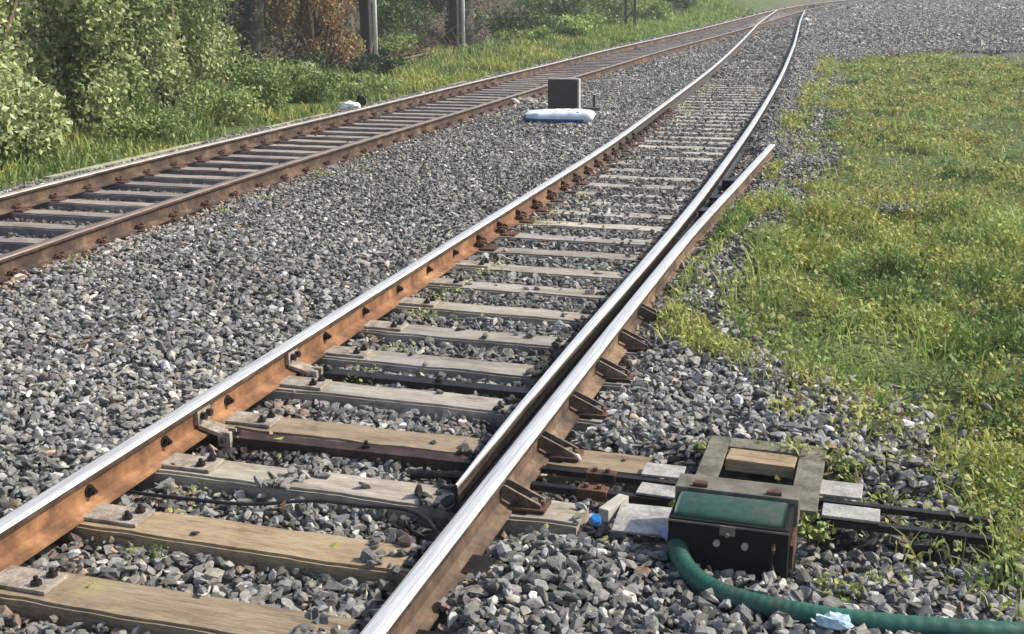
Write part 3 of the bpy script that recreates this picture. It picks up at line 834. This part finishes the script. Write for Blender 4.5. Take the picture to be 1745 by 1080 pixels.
    rust = r.random(len(x)) < np.where((np.abs(np.abs(x-xBC(y))-G) < .35), .45, .0)+np.where((x > aL_(y)) & (x < aL_(y)+.35), .22, .01)
    c = np.where(rust[:, None], g[:, None]*np.array([1.25, .88, .66]), c)
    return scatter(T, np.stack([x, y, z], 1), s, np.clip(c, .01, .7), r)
aL_ = xAL
T1 = stone_templates(16, 15, 1); T2 = stone_templates(10, 9, 2); T3 = stone_templates(8, 7, 3)
parts = [stones(2.2, 9.5, 1500, .0285, T1, rng), stones(9.5, 17, 1450, .027, T2, rng), stones(17, 30, 1000, .032, T3, rng), stones(30, 46, 330, .050, T3, rng), stones(46, 84, 110, .085, T3, rng), stones(84, 130, 30, .15, T3, rng)]
Vs, Fs, Cs = [], [], []; bs = 0
for V, F, c in parts: Vs.append(V); Fs.append(F+bs); Cs.append(c); bs += len(V)
st = mobj('ballast', np_mesh('ballast', np.concatenate(Vs), np.concatenate(Fs), M_stone, np.concatenate(Cs)))
tag(st, 'loose grey crushed stone ballast around the sleepers', 'ballast', kind='stuff')
print('stones verts', bs)

# a few pale rocks heaped beside the far track by the panel
rk = 0
for k in range(9):
    x = -4.45+rng.uniform(-.35, .55); y = 22.4+rng.uniform(-.9, .7)
    V, F = T1[k][0]*rng.uniform(.10, .17), T1[k][1]
    o = mobj('rock', np_mesh('rock', V, F, M_stone, np.full((len(V), 3), rng.uniform(.25, .5))*np.array([1, .96, .88])), None, (x, y, float(zg(y))+.06))
    tag(o, 'pale fist sized rock in the heap between far track and slate panel', 'rock', 'pale rocks heaped by the far track')

# ------------------------------------------------------------------ plants
PAL = {
 'ivy': ((.06, .10, .03), (.24, .32, .10), (.62, .64, .36)),
 'weed': ((.09, .145, .045), (.22, .30, .09), (.38, .45, .17)),
 'lime': ((.12, .20, .04), (.25, .36, .08), (.42, .52, .14)),
 'mid': ((.045, .085, .028), (.10, .155, .05), (.20, .26, .09)),
 'dark': ((.02, .04, .018), (.045, .075, .032), (.09, .12, .05)),
 'dry': ((.16, .085, .04), (.30, .18, .085), (.42, .30, .16)),
 'yel': ((.21, .24, .05), (.39, .41, .10), (.50, .50, .19)),
}
def pal_cols(p, n, r, t=None):
    a, b_, c_ = (np.array(v) for v in PAL[p])
    t = r.random(n) if t is None else np.clip(t+r.normal(0, .18, n), 0, 1)
    t = t[:, None]
    return np.where(t < .5, a+(b_-a)*t*2, b_+(c_-b_)*(t*2-1))
def leaves(pos, size, cols, r, up_bias=.3):
    n = len(pos)
    d = r.normal(size=(n, 3)); d[:, 2] -= .35; d /= np.linalg.norm(d, axis=1)[:, None]       # leaf axis
    nrm = r.normal(size=(n, 3)); nrm[:, 2] += up_bias*3; nrm -= (nrm*d).sum(1)[:, None]*d; nrm /= np.linalg.norm(nrm, axis=1)[:, None]
    s = np.cross(d, nrm); sz = size[:, None]
    base = pos-d*sz*.5; tip = pos+d*sz*.55
    a = pos+s*sz*.36-nrm*sz*.09-d*sz*.08; b_ = pos-s*sz*.36-nrm*sz*.09-d*sz*.08
    V = np.stack([base, a, tip, b_], 1).reshape(-1, 3)
    i = np.arange(n)[:, None]*4
    F = np.concatenate([i+np.array([[0, 1, 2]]), i+np.array([[0, 2, 3]])], 0)
    return V, F, np.repeat(cols, 4, 0)
def blades(pos, hgt, wid, cols, r, lean=.5):
    n = len(pos); a = r.uniform(0, 2*math.pi, n); dirx = np.stack([np.cos(a), np.sin(a), np.zeros(n)], 1)
    a2 = r.uniform(0, 2*math.pi, n); ln = np.stack([np.cos(a2), np.sin(a2), np.zeros(n)], 1)*(hgt*lean*r.uniform(.3, 1.4, n))[:, None]
    upv = np.array([0, 0, 1.])*hgt[:, None]; wv = dirx*wid[:, None]
    V = np.stack([pos-wv, pos+wv, pos+ln*.35+upv*.6-wv*.7, pos+ln*.35+upv*.6+wv*.7, pos+ln+upv*.95], 1).reshape(-1, 3)
    i = np.arange(n)[:, None]*5
    F = np.concatenate([i+np.array([[0, 1, 3]]), i+np.array([[0, 3, 2]]), i+np.array([[2, 3, 4]])], 0)
    return V, F, np.repeat(cols, 5, 0)
def merge(L):
    Vs, Fs, Cs = [], [], []; b0 = 0
    for V, F, c in L: Vs.append(V); Fs.append(F+b0); Cs.append(c); b0 += len(V)
    return np.concatenate(Vs), np.concatenate(Fs), np.concatenate(Cs)

def shrub(name, x, y, rx, ry, h, n, ls, pal, label, cat='shrub', group=None, stems=7, stem_m=None, clumps=16, z0=None, lift=0, ground=False, mix=None):
    r = np.random.default_rng(int(abs(x*131+y*977+h*31)))
    z = float(terrain_h(np.array([x]), np.array([y]))[0]) if z0 is None else z0
    t = empty(name, (x, y, z))
    cl = r.normal(size=(clumps, 3)); cl /= np.linalg.norm(cl, axis=1)[:, None]
    cl *= r.uniform(.25, .85, (clumps, 1))
    ctr = np.stack([cl[:, 0]*rx, cl[:, 1]*ry, (cl[:, 2]*.5+.5)*h*.85+.05*h+lift], 1)
    if ground: ctr[:, 2] = r.uniform(.05, .95, clumps)*h
    cr_ = r.uniform(.26, .48, clumps)*(.8 if ground else 1)
    k = r.integers(0, clumps, n)
    d = r.normal(size=(n, 3)); d /= np.linalg.norm(d, axis=1)[:, None]
    rad = (r.random(n)**.5)[:, None]*cr_[k][:, None]
    P = ctr[k]+d*rad*np.array([rx, ry, h*.62])
    P[:, 2] = np.abs(P[:, 2])
    tone = r.random(clumps)[k]*.6+.2
    c = pal_cols(pal, n, r, tone)
    if mix:
        m = r.random(n) < mix[1]; c[m] = pal_cols(mix[0], int(m.sum()), r)
    V, F, cc = leaves(P, ls*np.exp(r.normal(0, .25, n)), c, r)
    mobj('foliage', np_mesh('foliage', V, F, M_leaf, cc), t)
    b = MB()
    for s in range(stems):
        c0 = ctr[s % clumps]; q = r.normal(0, .12, 3)
        p1 = (c0[0]*.1+q[0]*.3, c0[1]*.1+q[1]*.3, -.1); p2 = (c0[0]*.5+q[0], c0[1]*.5+q[1], c0[2]*.5)
        b.tube([p1, p2, tuple(c0)], [.03*h/2+.01, .02*h/2+.006, .006], 6)
    b.build('stem', stem_m or M_twig, t, smooth=True)
    tag(t, label, cat, group); return t

# ivy-clad bushes at the left
g1 = 'ivy bushes along the left of the far track'
def ivy(x, y, rx, ry, h, n, ls, lab, **k):
    shrub('ivy_bush', x, y, rx, ry, h, n, ls, 'ivy', lab, 'bush', g1, clumps=34, ground=True, **k)
ivy(-8.5, 6.2, .9, 1.7, 3.0, 10000, .085, 'pale leaved ivy bush where the far track leaves the view at the left')
ivy(-8.7, 9.5, 1.1, 1.9, 3.4, 19000, .085, 'ivy bush at the left edge of the view, behind the far rail')
ivy(-8.85, 12.9, 1.15, 2.0, 3.5, 22000, .082, 'tall ivy bush second from the left edge of the view')
ivy(-9.1, 16.2, 1.15, 1.9, 3.5, 20000, .08, 'tall pale leaved ivy bush beside the weeds')
ivy(-10.0, 19.6, 1.1, 1.7, 2.8, 12000, .08, 'ivy bush sloping down behind the weeds')
shrub('leafy_bush', -12.2, 23.2, 1.3, 1.7, 3.4, 7000, .09, 'mid', 'dark green bush behind the ivy', 'bush')
shrub('leafy_bush', -10.9, 11.3, 1.2, 2.2, 3.6, 8000, .10, 'mid', 'dark green bush rising behind the ivy at the left edge', 'bush', ground=True)
# pale weeds
gw = 'pale weeds in front of the ivy'
for k, (x, y, h, lab) in enumerate(((-8.15, 16.0, .55, 'low pale weed clump in front of the tall ivy bush'), (-8.5, 18.3, .85, 'pale weed clump at the foot of the ivy, widest one'), (-8.75, 20.6, 1.05, 'tallest pale weed clump beside the ivy'), (-8.9, 22.8, .8, 'pale weed clump left of the crumpled white litter'), (-8.6, 24.8, .5, 'small weed clump behind the crumpled white litter'))):
    shrub('weed_clump', x, y, .75, 1.1, h, 4600, .055, 'weed', lab, 'weeds', gw, stems=4, clumps=14)
shrub('low_bush', -10.6, 25.6, 1.0, 1.4, .85, 3200, .08, 'dark', 'low dark green bush between weeds and dry brown shrub', 'bush')
shrub('low_bush', -10.0, 28.4, .9, 1.3, .6, 2400, .08, 'dark', 'low dark bush in front of the dry brown shrub', 'bush')
shrub('dry_shrub', -12.1, 29.8, 1.45, 1.7, 3.3, 9500, .085, 'dry', 'tall rust brown dried shrub', 'shrub', stems=26, mix=('weed', .10), clumps=30, ground=True)
shrub('dry_shrub', -13.0, 32.6, .9, 1.2, 1.1, 3200, .08, 'dry', 'low brown dried shrub near the first white pole', 'shrub', stems=10, mix=('yel', .3))
shrub('leafy_bush', -13.4, 38.6, 1.3, 1.6, 2.4, 5200, .09, 'mid', 'green bush between the two white poles', 'bush')
shrub('leafy_bush', -13.0, 36.9, 1.1, 1.5, .8, 3400, .08, 'weed', 'low green bush left of the second white pole', 'bush')
shrub('leafy_bush', -10.6, 44.0, 1.1, 1.8, .75, 3400, .08, 'lime', 'low bright green bush at the foot of the second white pole', 'bush')
gg = 'green bushes along the verge of the far bend'
for k, (x, y, rx, h, p, lab) in enumerate(((-11.3, 44.6, 1.6, 1.8, 'mid', 'dark green bush, first to the right of the grey trunk'), (-9.9, 47.5, 1.3, 1.1, 'lime', 'bright green rounded bush left of the lattice mast'), (-11.2, 50.5, 1.8, 2.0, 'mid', 'tall green bush left of the lattice mast'),
        (-10.6, 56.5, 1.6, 1.7, 'weed', 'pale green bush behind the lattice mast'), (-9.5, 61.5, 1.3, 1.2, 'lime', 'lime green bush just right of the lattice mast'), (-9.3, 68.0, 1.5, 1.1, 'mid', 'small dark bush on the bright green slope'), (-11.6, 74.0, 2.2, 2.2, 'lime', 'big lime green bush on the far slope'))):
    shrub('leafy_bush', x, y, rx, 1.9, h, 4600, .11, p, lab, 'bush', gg)
shrub('leafy_bush', -12.5, 84.0, 3, 3, 2.4, 5000, .15, 'lime', 'farthest green bush at the top of the bright slope', 'bush', gg)

for k, (x, y, h, lab) in enumerate(((-9.5, 99, 2.2, 'hazy grey green bush beyond the bend, leftmost of the far row'), (-7.5, 112, 2.4, 'hazy grey green bush beyond the bend, second of the far row'), (-4.0, 124, 2.2, 'hazy grey green bush beyond the bend, third of the far row'))):
    shrub('leafy_bush', x, y, 3.2, 3.0, h, 3200, .22, 'mid', lab, 'bush', 'far row of bushes beyond the bend')
# trees: trunks seen below, crowns above the picture
def tree(x, y, r0, h, crown, lean, label, n=5200, low=2.6):
    r = np.random.default_rng(int(abs(x*77+y*13)))
    z = float(terrain_h(np.array([x]), np.array([y]))[0])
    t = empty('tree', (x, y, z-.1))
    b = MB(); P = []; R = []
    for k in range(9):
        u = k/8; P.append((lean*u*u+.12*math.sin(u*5+x), .10*math.sin(u*4+y), h*u)); R.append(r0*(1.0-.62*u)+r0*.3*math.exp(-u*18)+r0*.10*math.sin(k*2.7+x))
    b.tube(P, R, 16)
    ends = []
    for k in range(7):
        a = k*2.4+r.random(); u = .45+.07*k; c0 = Vector((lean*u*u, 0, h*u)); L = crown*(.6+.4*r.random())
        p2 = c0+Vector((math.cos(a)*L*.5, math.sin(a)*L*.5, L*.35)); p3 = c0+Vector((math.cos(a)*L, math.sin(a)*L, L*.45))
        b.tube([c0, p2, p3], [r0*.35, r0*.2, r0*.06], 8); ends += [p2, p3]
    b.build('trunk', M_bark, t, smooth=True)
    m_ = int(900*r0/.4); uu = r.random(m_)*.55; aa = r.uniform(0, 2*math.pi, m_); rr_ = r0*(1.05-.62*uu)+.04+.10*r.random(m_)
    Pc = np.stack([lean*uu*uu+.12*np.sin(uu*5+x)+rr_*np.cos(aa), .10*np.sin(uu*4+y)+rr_*np.sin(aa), h*uu], 1)
    pc = pal_cols('dry', m_, r)*.6; gm = r.random(m_) < .6; pc[gm] = pal_cols('mid', int(gm.sum()), r)
    V, F, cc = leaves(Pc, .11*np.exp(r.normal(0, .3, m_)), pc, r); mobj('creeper', np_mesh('creeper', V, F, M_leaf, cc), t)
    ends.append(Vector((lean, 0, h)))
    E = np.array([e[:] for e in ends]); k = r.integers(0, len(E), n)
    d = r.normal(size=(n, 3)); d /= np.linalg.norm(d, axis=1)[:, None]
    Pp = E[k]+d*(r.random(n)**.45)[:, None]*np.array([1, 1, .62])*crown*.42
    tone = r.random(len(E))[k]*.6+.2
    V, F, cc = leaves(Pp, .16*np.exp(r.normal(0, .25, n)), pal_cols('mid', n, r, tone), r)
    mobj('crown', np_mesh('crown', V, F, M_leaf, cc), t)
    tag(t, label, 'tree')
tree(-13.1, 28.2, .30, 6.5, 3.2, .4, 'grey barked tree between dark green bush and brown dried shrub')
tree(-14.2, 36.2, .36, 7.5, 3.4, -.5, 'thick grey trunked tree just right of the first white pole')
tree(-12.9, 43.2, .48, 7.5, 3.6, .3, 'thickest grey trunked tree just right of the second white pole')
tree(-15.4, 49.0, .4, 7.5, 3.4, .3, 'tree on the bank behind the verge bushes, left of the lattice mast')
tree(-15.0, 20.0, .38, 7.0, 3.4, .3, 'tree standing behind the ivy bushes')
tree(-14.5, 12.5, .38, 6.5, 3.2, .3, 'tree behind the ivy at the left edge of the view')

# poles
def pole(x, y, r, h, label):
    z = float(terrain_h(np.array([x]), np.array([y]))[0])
    t = empty('pole', (x, y, z))
    MB().tube([(0, 0, -.2), (0.01, 0, h*.5), (-.10, 0, h)], r, 12).build('shaft', M_white, t, smooth=True)
    MB().cyl(0, 0, -.1, .14, r*1.9, 12).build('base_collar', M_conc, t)
    tag(t, label, 'pole')
pole(-12.0, 33.3, .062, 5.5, 'slim white pole with a dark post at its left, the first white pole')
pole(-12.15, 41.3, .066, 5.5, 'slim white pole between grey trunk and bush, the second white pole')
for (x, y, lab) in ((-12.30, 33.35, 'dark timber post left of the first white pole'), (-12.50, 41.4, 'dark timber post left of the second white pole')):
    z = float(terrain_h(np.array([x]), np.array([y]))[0])
    tag(MB().box(-.13, .13, -.13, .13, -.2, 5.0, .02).build('timber_post', M_post, None, (x, y, z)), lab, 'post')
t = empty('lattice_mast', (-9.1, 54.9, float(terrain_h(np.array([-9.1]), np.array([54.9]))[0])))
for sx in (-.2, .2):
    for s2 in (-.12, .12): MB().box(sx-.035, sx+.035, s2-.03, s2+.03, -.2, 6, .004).build('leg', M_mast, t)
b = MB()
for k in range(12):
    z = k*.5; s = 1 if k % 2 else -1
    for yy in (-.155, .155): b.tube([(-.2*s, yy, z), (.2*s, yy, z+.5)], .018, 6)
b.build('bracing', M_mast, t); tag(t, 'dark narrow lattice mast on the green verge', 'mast')

# fallen branches and debris by the poles
for k, (x, y, L, a, lab) in enumerate(((-10.8, 31.2, 1.6, .4, 'pale dry fallen branch right of the first white pole, lowest one'), (-10.9, 32.6, 1.9, 1.0, 'dry fallen branch right of the first white pole, middle one'), (-11.2, 34.0, 1.5, -.3, 'dry fallen branch right of the first white pole, topmost one'), (-11.1, 42.2, 1.5, -.5, 'pale fallen branch right of the second white pole'))):
    z = float(terrain_h(np.array([x]), np.array([y]))[0])
    b = MB(); dx, dy = math.cos(a)*L, math.sin(a)*L
    b.tube([(-dx/2, -dy/2, .05), (0, 0, .22), (dx/2, dy/2, .35)], [.05, .04, .02], 7)
    for q in range(4): b.tube([(dx*(q-1.5)/5, dy*(q-1.5)/5, .2), (dx*(q-1.5)/5+.25, dy*(q-1.5)/5-.2*(-1)**q, .45)], [.02, .006], 5)
    tag(b.build('fallen_branch', M_twig, None, (x, y, z), smooth=True), lab, 'branch')
dd = np.random.default_rng(5)
for k in range(22):
    x = dd.uniform(-11.6, -9.4); y = dd.uniform(29.5, 36)
    V, F = T1[k % 14][0]*dd.uniform(.10, .24), T1[k % 14][1]
    o = mobj('rubble', np_mesh('rubble', V, F, M_stone, np.full((len(V), 3), dd.uniform(.10, .4))*np.array([1.05, .92, .82])), None, (x, y, float(terrain_h(np.array([x]), np.array([y]))[0])+.03))
    tag(o, 'lump of brownish rubble on the verge to the right of the first white pole', 'rubble', 'rubble by the poles')

# dead leaves on the bank
r = np.random.default_rng(33)
n = 26000; y = r.uniform(16, 62, n); d = 3.2+6*r.random(n)**1.2; x = VERGE(y)-d
P = np.stack([x, y, terrain_h(x, y)+.02+.10*r.random(n)**3], 1)
c = np.where((r.random(n) < .3)[:, None], pal_cols('mid', n, r), pal_cols('dry', n, r)*.55)
V, F, c = leaves(P, .10*np.exp(r.normal(0, .3, n)), c, r, 1)
tag(mobj('leaf_litter', np_mesh('leaf_litter', V, F, M_leaf, c)), 'dead leaves and creepers on the shady bank behind the poles', 'leaf litter', kind='stuff')
for k, (x, y, h, p, lab) in enumerate(((-14.6, 25.5, 2.2, 'dark', 'shaded bush on the bank behind the grey barked tree'), (-15.2, 32.5, 1.6, 'dark', 'shaded bush on the bank left of the thick grey trunk'), (-15.8, 40.0, 2.0, 'dark', 'shaded bush on the bank between the two thick trunks'), (-15.0, 46.5, 2.4, 'mid', 'shaded bush on the bank right of the thickest trunk'))):
    shrub('bank_bush', x, y, 1.5, 2.0, h, 4200, .10, p, lab, 'bush', 'shaded bushes on the bank', mix=('dry', .2))

tw = MB(); rr5 = random.Random(12)
for k in range(150):
    y = rr5.uniform(24, 60); x = float(VERGE(y))-rr5.uniform(2.6, 6.5); z = float(terrain_h(np.array([x]), np.array([y]))[0]); L_ = rr5.uniform(.4, 1.6)
    a = rr5.uniform(0, 6.28); q = rr5.uniform(.2, 1.3)
    tw.tube([(x, y, z-.05), (x+math.cos(a)*L_*.3, y+math.sin(a)*L_*.3, z+L_*.5*math.sin(q)), (x+math.cos(a)*L_*.8, y+math.sin(a)*L_*.8, z+L_*math.sin(q)*.9)], [.016, .011, .004], 5)
tag(tw.build('dead_stalks', M_twig, smooth=True), 'tangle of dead stalks on the bank behind the verge', 'dead stalks', kind='stuff')

# verge grass on the left
r = np.random.default_rng(21)
L = []
n = 60000; y = 6+74*r.random(n)**1.25; d = r.random(n)**1.15*np.interp(y, [6, 50, 60, 90], [3.8, 4.2, 9, 12]); x = VERGE(y)+.12-d
patch = fbm(x*.7, y*.5); dens = sstep(.30, .48, patch)+(y > 50)*.5
k = r.random(n) < dens; x, y, patch, d = x[k], y[k], patch[k], d[k]
z = terrain_h(x, y); hgt = (.07+.22*np.clip(d, 0, 1.2)/1.2*fbm(x*1.5+3, y*1.5))*r.uniform(.6, 1.5, len(x))*np.interp(y, [6, 60], [1, 1.6])
yel = fbm(x*.9+40, y*.6+7)
c = np.where((yel > .54)[:, None], pal_cols('yel', len(x), r), pal_cols('weed', len(x), r)); c = np.where((y > 46)[:, None], pal_cols('lime', len(x), r), c)
L.append(blades(np.stack([x, y, z], 1), hgt, .010*np.interp(y, [6, 30, 80], [1, 2, 4.5]), c, r))
k = r.random(len(x)) < .35
L.append(leaves(np.stack([x[k], y[k], z[k]+hgt[k]*.5], 1), .05*np.interp(y[k], [6, 80], [1, 3]), c[k], r, 1))
V, F, c = merge(L)
tag(mobj('verge_grass', np_mesh('verge_grass', V, F, M_grass, c)), 'green and yellowish grass of the verge left of the far track', 'grass', kind='stuff')

# grass patch on the right
L = []
n = 330000; y = 4.2+38*r.random(n)**1.9; w_ = np.interp(y, [4, 12, 40], [3.6, 4, 7]); x = grassR(y)-.40+w_*r.random(n)
edge = x-grassR(y)
dens = (x > np.where(y < 16.3, xS(y), xAR(y))+.17)*sstep(-.26, .20, edge+(fbm(x*2.2, y*2.2)-.5)*.9*np.interp(y, [7, 12, 16, 30], [.8, .6, .4, .3]))
gap = (1-sstep(12.7, 12.95, y))*sstep(12.15, 12.35, y)                      # bare strip
lowp = (1-sstep(5.6, 6.6, y))
dens = dens*(1-.6*gap)*(1-.62*lowp)*(.18+.82*sstep(.38, .5, fbm(x*1.6, y*1.2)))*(1-.9*sstep(35, 41, y+10*(fbm(x*.8, y*.3)-.5)))
dens = dens*(1-.82*sstep(12.8, 13.2, y)*(1-sstep(.46, .58, fbm(x*1.2+5, y*.55))))
k = r.random(n) < dens; x, y = x[k], y[k]
z = np.maximum(terrain_h(x, y), np.where(x < grassR(y)+.3, ballast_h(x, y)-.01, -99))+.01
f1 = fbm(x*1.6+11, y*1.6); f2 = fbm(x*2.3+50, y*2+9)
lush = sstep(6.6, 7.6, y)*(1-sstep(12, 12.6, y))
hgt = (.03+.15*f1**1.5+.16*lush*sstep(.45, .72, fbm(x*3.2, y*3.2)))*r.uniform(.6, 1.5, len(x))
t = np.clip(.5+(f1-.5)*2.2, 0, 1)
c = np.where((r.random(len(x)) < .45)[:, None], pal_cols('lime', len(x), r, t), pal_cols('weed', len(x), r, t))
yy_ = (f2+r.normal(0, .05, len(x)) > np.where(lush > .5, .54, .46)+.0*f1) | (x-grassR(y) < .12)
c = np.where(yy_[:, None], pal_cols('yel', len(x), r), c)
c = np.where((r.random(len(x)) < np.where(y > 12.5, .12, .03))[:, None], pal_cols('dry', len(x), r), c)
P = np.stack([x, y, z], 1)
m = r.random(len(x)) < .34
L.append(blades(P[m], hgt[m], .0045*np.interp(y[m], [4, 12, 40], [1, 1.6, 4]), c[m], r, .8))
m = ~m
Pl = P[m].copy(); Pl[:, 2] += hgt[m]*r.uniform(.3, 1, m.sum())
L.append(leaves(Pl, .030*np.interp(y[m], [4, 12, 40], [1, 1.2, 3])*np.exp(r.normal(0, .25, m.sum())), c[m], r, .8))
V, F, c = merge(L)
tag(mobj('grass_patch', np_mesh('grass_patch', V, F, M_grass, c)), 'low green and yellow grass to the right of the tracks', 'grass', kind='stuff')

# dead leaves and tiny weeds caught among the stones
r = np.random.default_rng(77)
n = 5200; y = 3+30*r.random(n)**1.6; x = r.uniform(-7.2, 2.6, n)
d1 = np.minimum(np.abs(x-xAL(y)-.15), np.abs(x-xS(y)-.15)); d2 = np.abs(np.abs(x-xBC(y))-1.1); d3 = np.abs(x-grassR(y))
k = (r.random(n) < np.exp(-np.minimum(np.minimum(d1, d2*.8), d3*.8)*4)*.75+.03) & (x < grassR(y)+.2)
x, y = x[k], y[k]
P = np.stack([x, y, np.maximum(ballast_h(x, y), zg(y)-.02)+.022], 1)
c = pal_cols('dry', len(x), r)*.9; gm = r.random(len(x)) < .4; c[gm] = pal_cols('yel', int(gm.sum()), r)
A1 = leaves(P, .030*np.exp(r.normal(0, .35, len(x))), c, r, 1.5)
# small living tufts
m = 70; ty = 4+24*r.random(m)**1.4; tx = np.where(r.random(m) < .45, xAL(ty)+.25+.25*r.random(m), np.where(r.random(m) < .5, xBC(ty)+1.15+.5*r.random(m), grassR(ty)-.3*r.random(m)))
tx = np.repeat(tx, 26)+r.normal(0, .05, m*26); ty = np.repeat(ty, 26)+r.normal(0, .05, m*26)
P = np.stack([tx, ty, ballast_h(tx, ty)+.015+.035*r.random(m*26)], 1)
A2 = leaves(P, .022*np.exp(r.normal(0, .3, m*26)), np.where((r.random(m*26) < .6)[:, None], pal_cols('yel', m*26, r), pal_cols('weed', m*26, r)), r, 1)
V, F, c = merge([A1, A2])
tag(mobj('fallen_leaves', np_mesh('fallen_leaves', V, F, M_leaf, c)), 'dead leaves and tiny weeds scattered among the ballast stones', 'dead leaves', kind='stuff')

# small weeds round the machine
for x, y, lab in ((1.66, 5.60, 'little weed tuft left of the olive grey frame'), (2.22, 4.90, 'little weed tuft behind the right corner of the machine box'), (1.74, 4.90, 'little weed tuft behind the machine box lid'), (2.36, 5.55, 'little weed tuft right of the olive grey frame'), (2.35, 4.35, 'little weed tuft inside the curve of the green pipe')):
    shrub('weed_tuft', x, y, .12, .10, .10, 260, .028, 'yel', lab, 'weeds', 'little weeds round the machine box', stems=3, clumps=8, z0=-.03, mix=('weed', .6))

# the hazy air of the place: one closed box of thin mist
hb = MB().box(-70, 40, -8, 230, -9, 14).build('haze', M_bed)
hm = bpy.data.materials.new('haze_air'); hm.use_nodes = True
hn = hm.node_tree; hn.nodes.remove(hn.nodes["Principled BSDF"])
pv = hn.nodes.new("ShaderNodeVolumePrincipled"); pv.inputs['Color'].default_value = (.86, .90, .95, 1)
pv.inputs['Density'].default_value = .0015; pv.inputs['Anisotropy'].default_value = .2
hn.links.new(pv.outputs[0], hn.nodes["Material Output"].inputs['Volume'])
hb.data.materials.clear(); hb.data.materials.append(hm)
tag(hb, 'thin hazy air over the whole place', 'haze', kind='stuff')

print('objects', len(bpy.data.objects), 'polys', sum(len(o.data.polygons) for o in bpy.data.objects if o.type == 'MESH'))
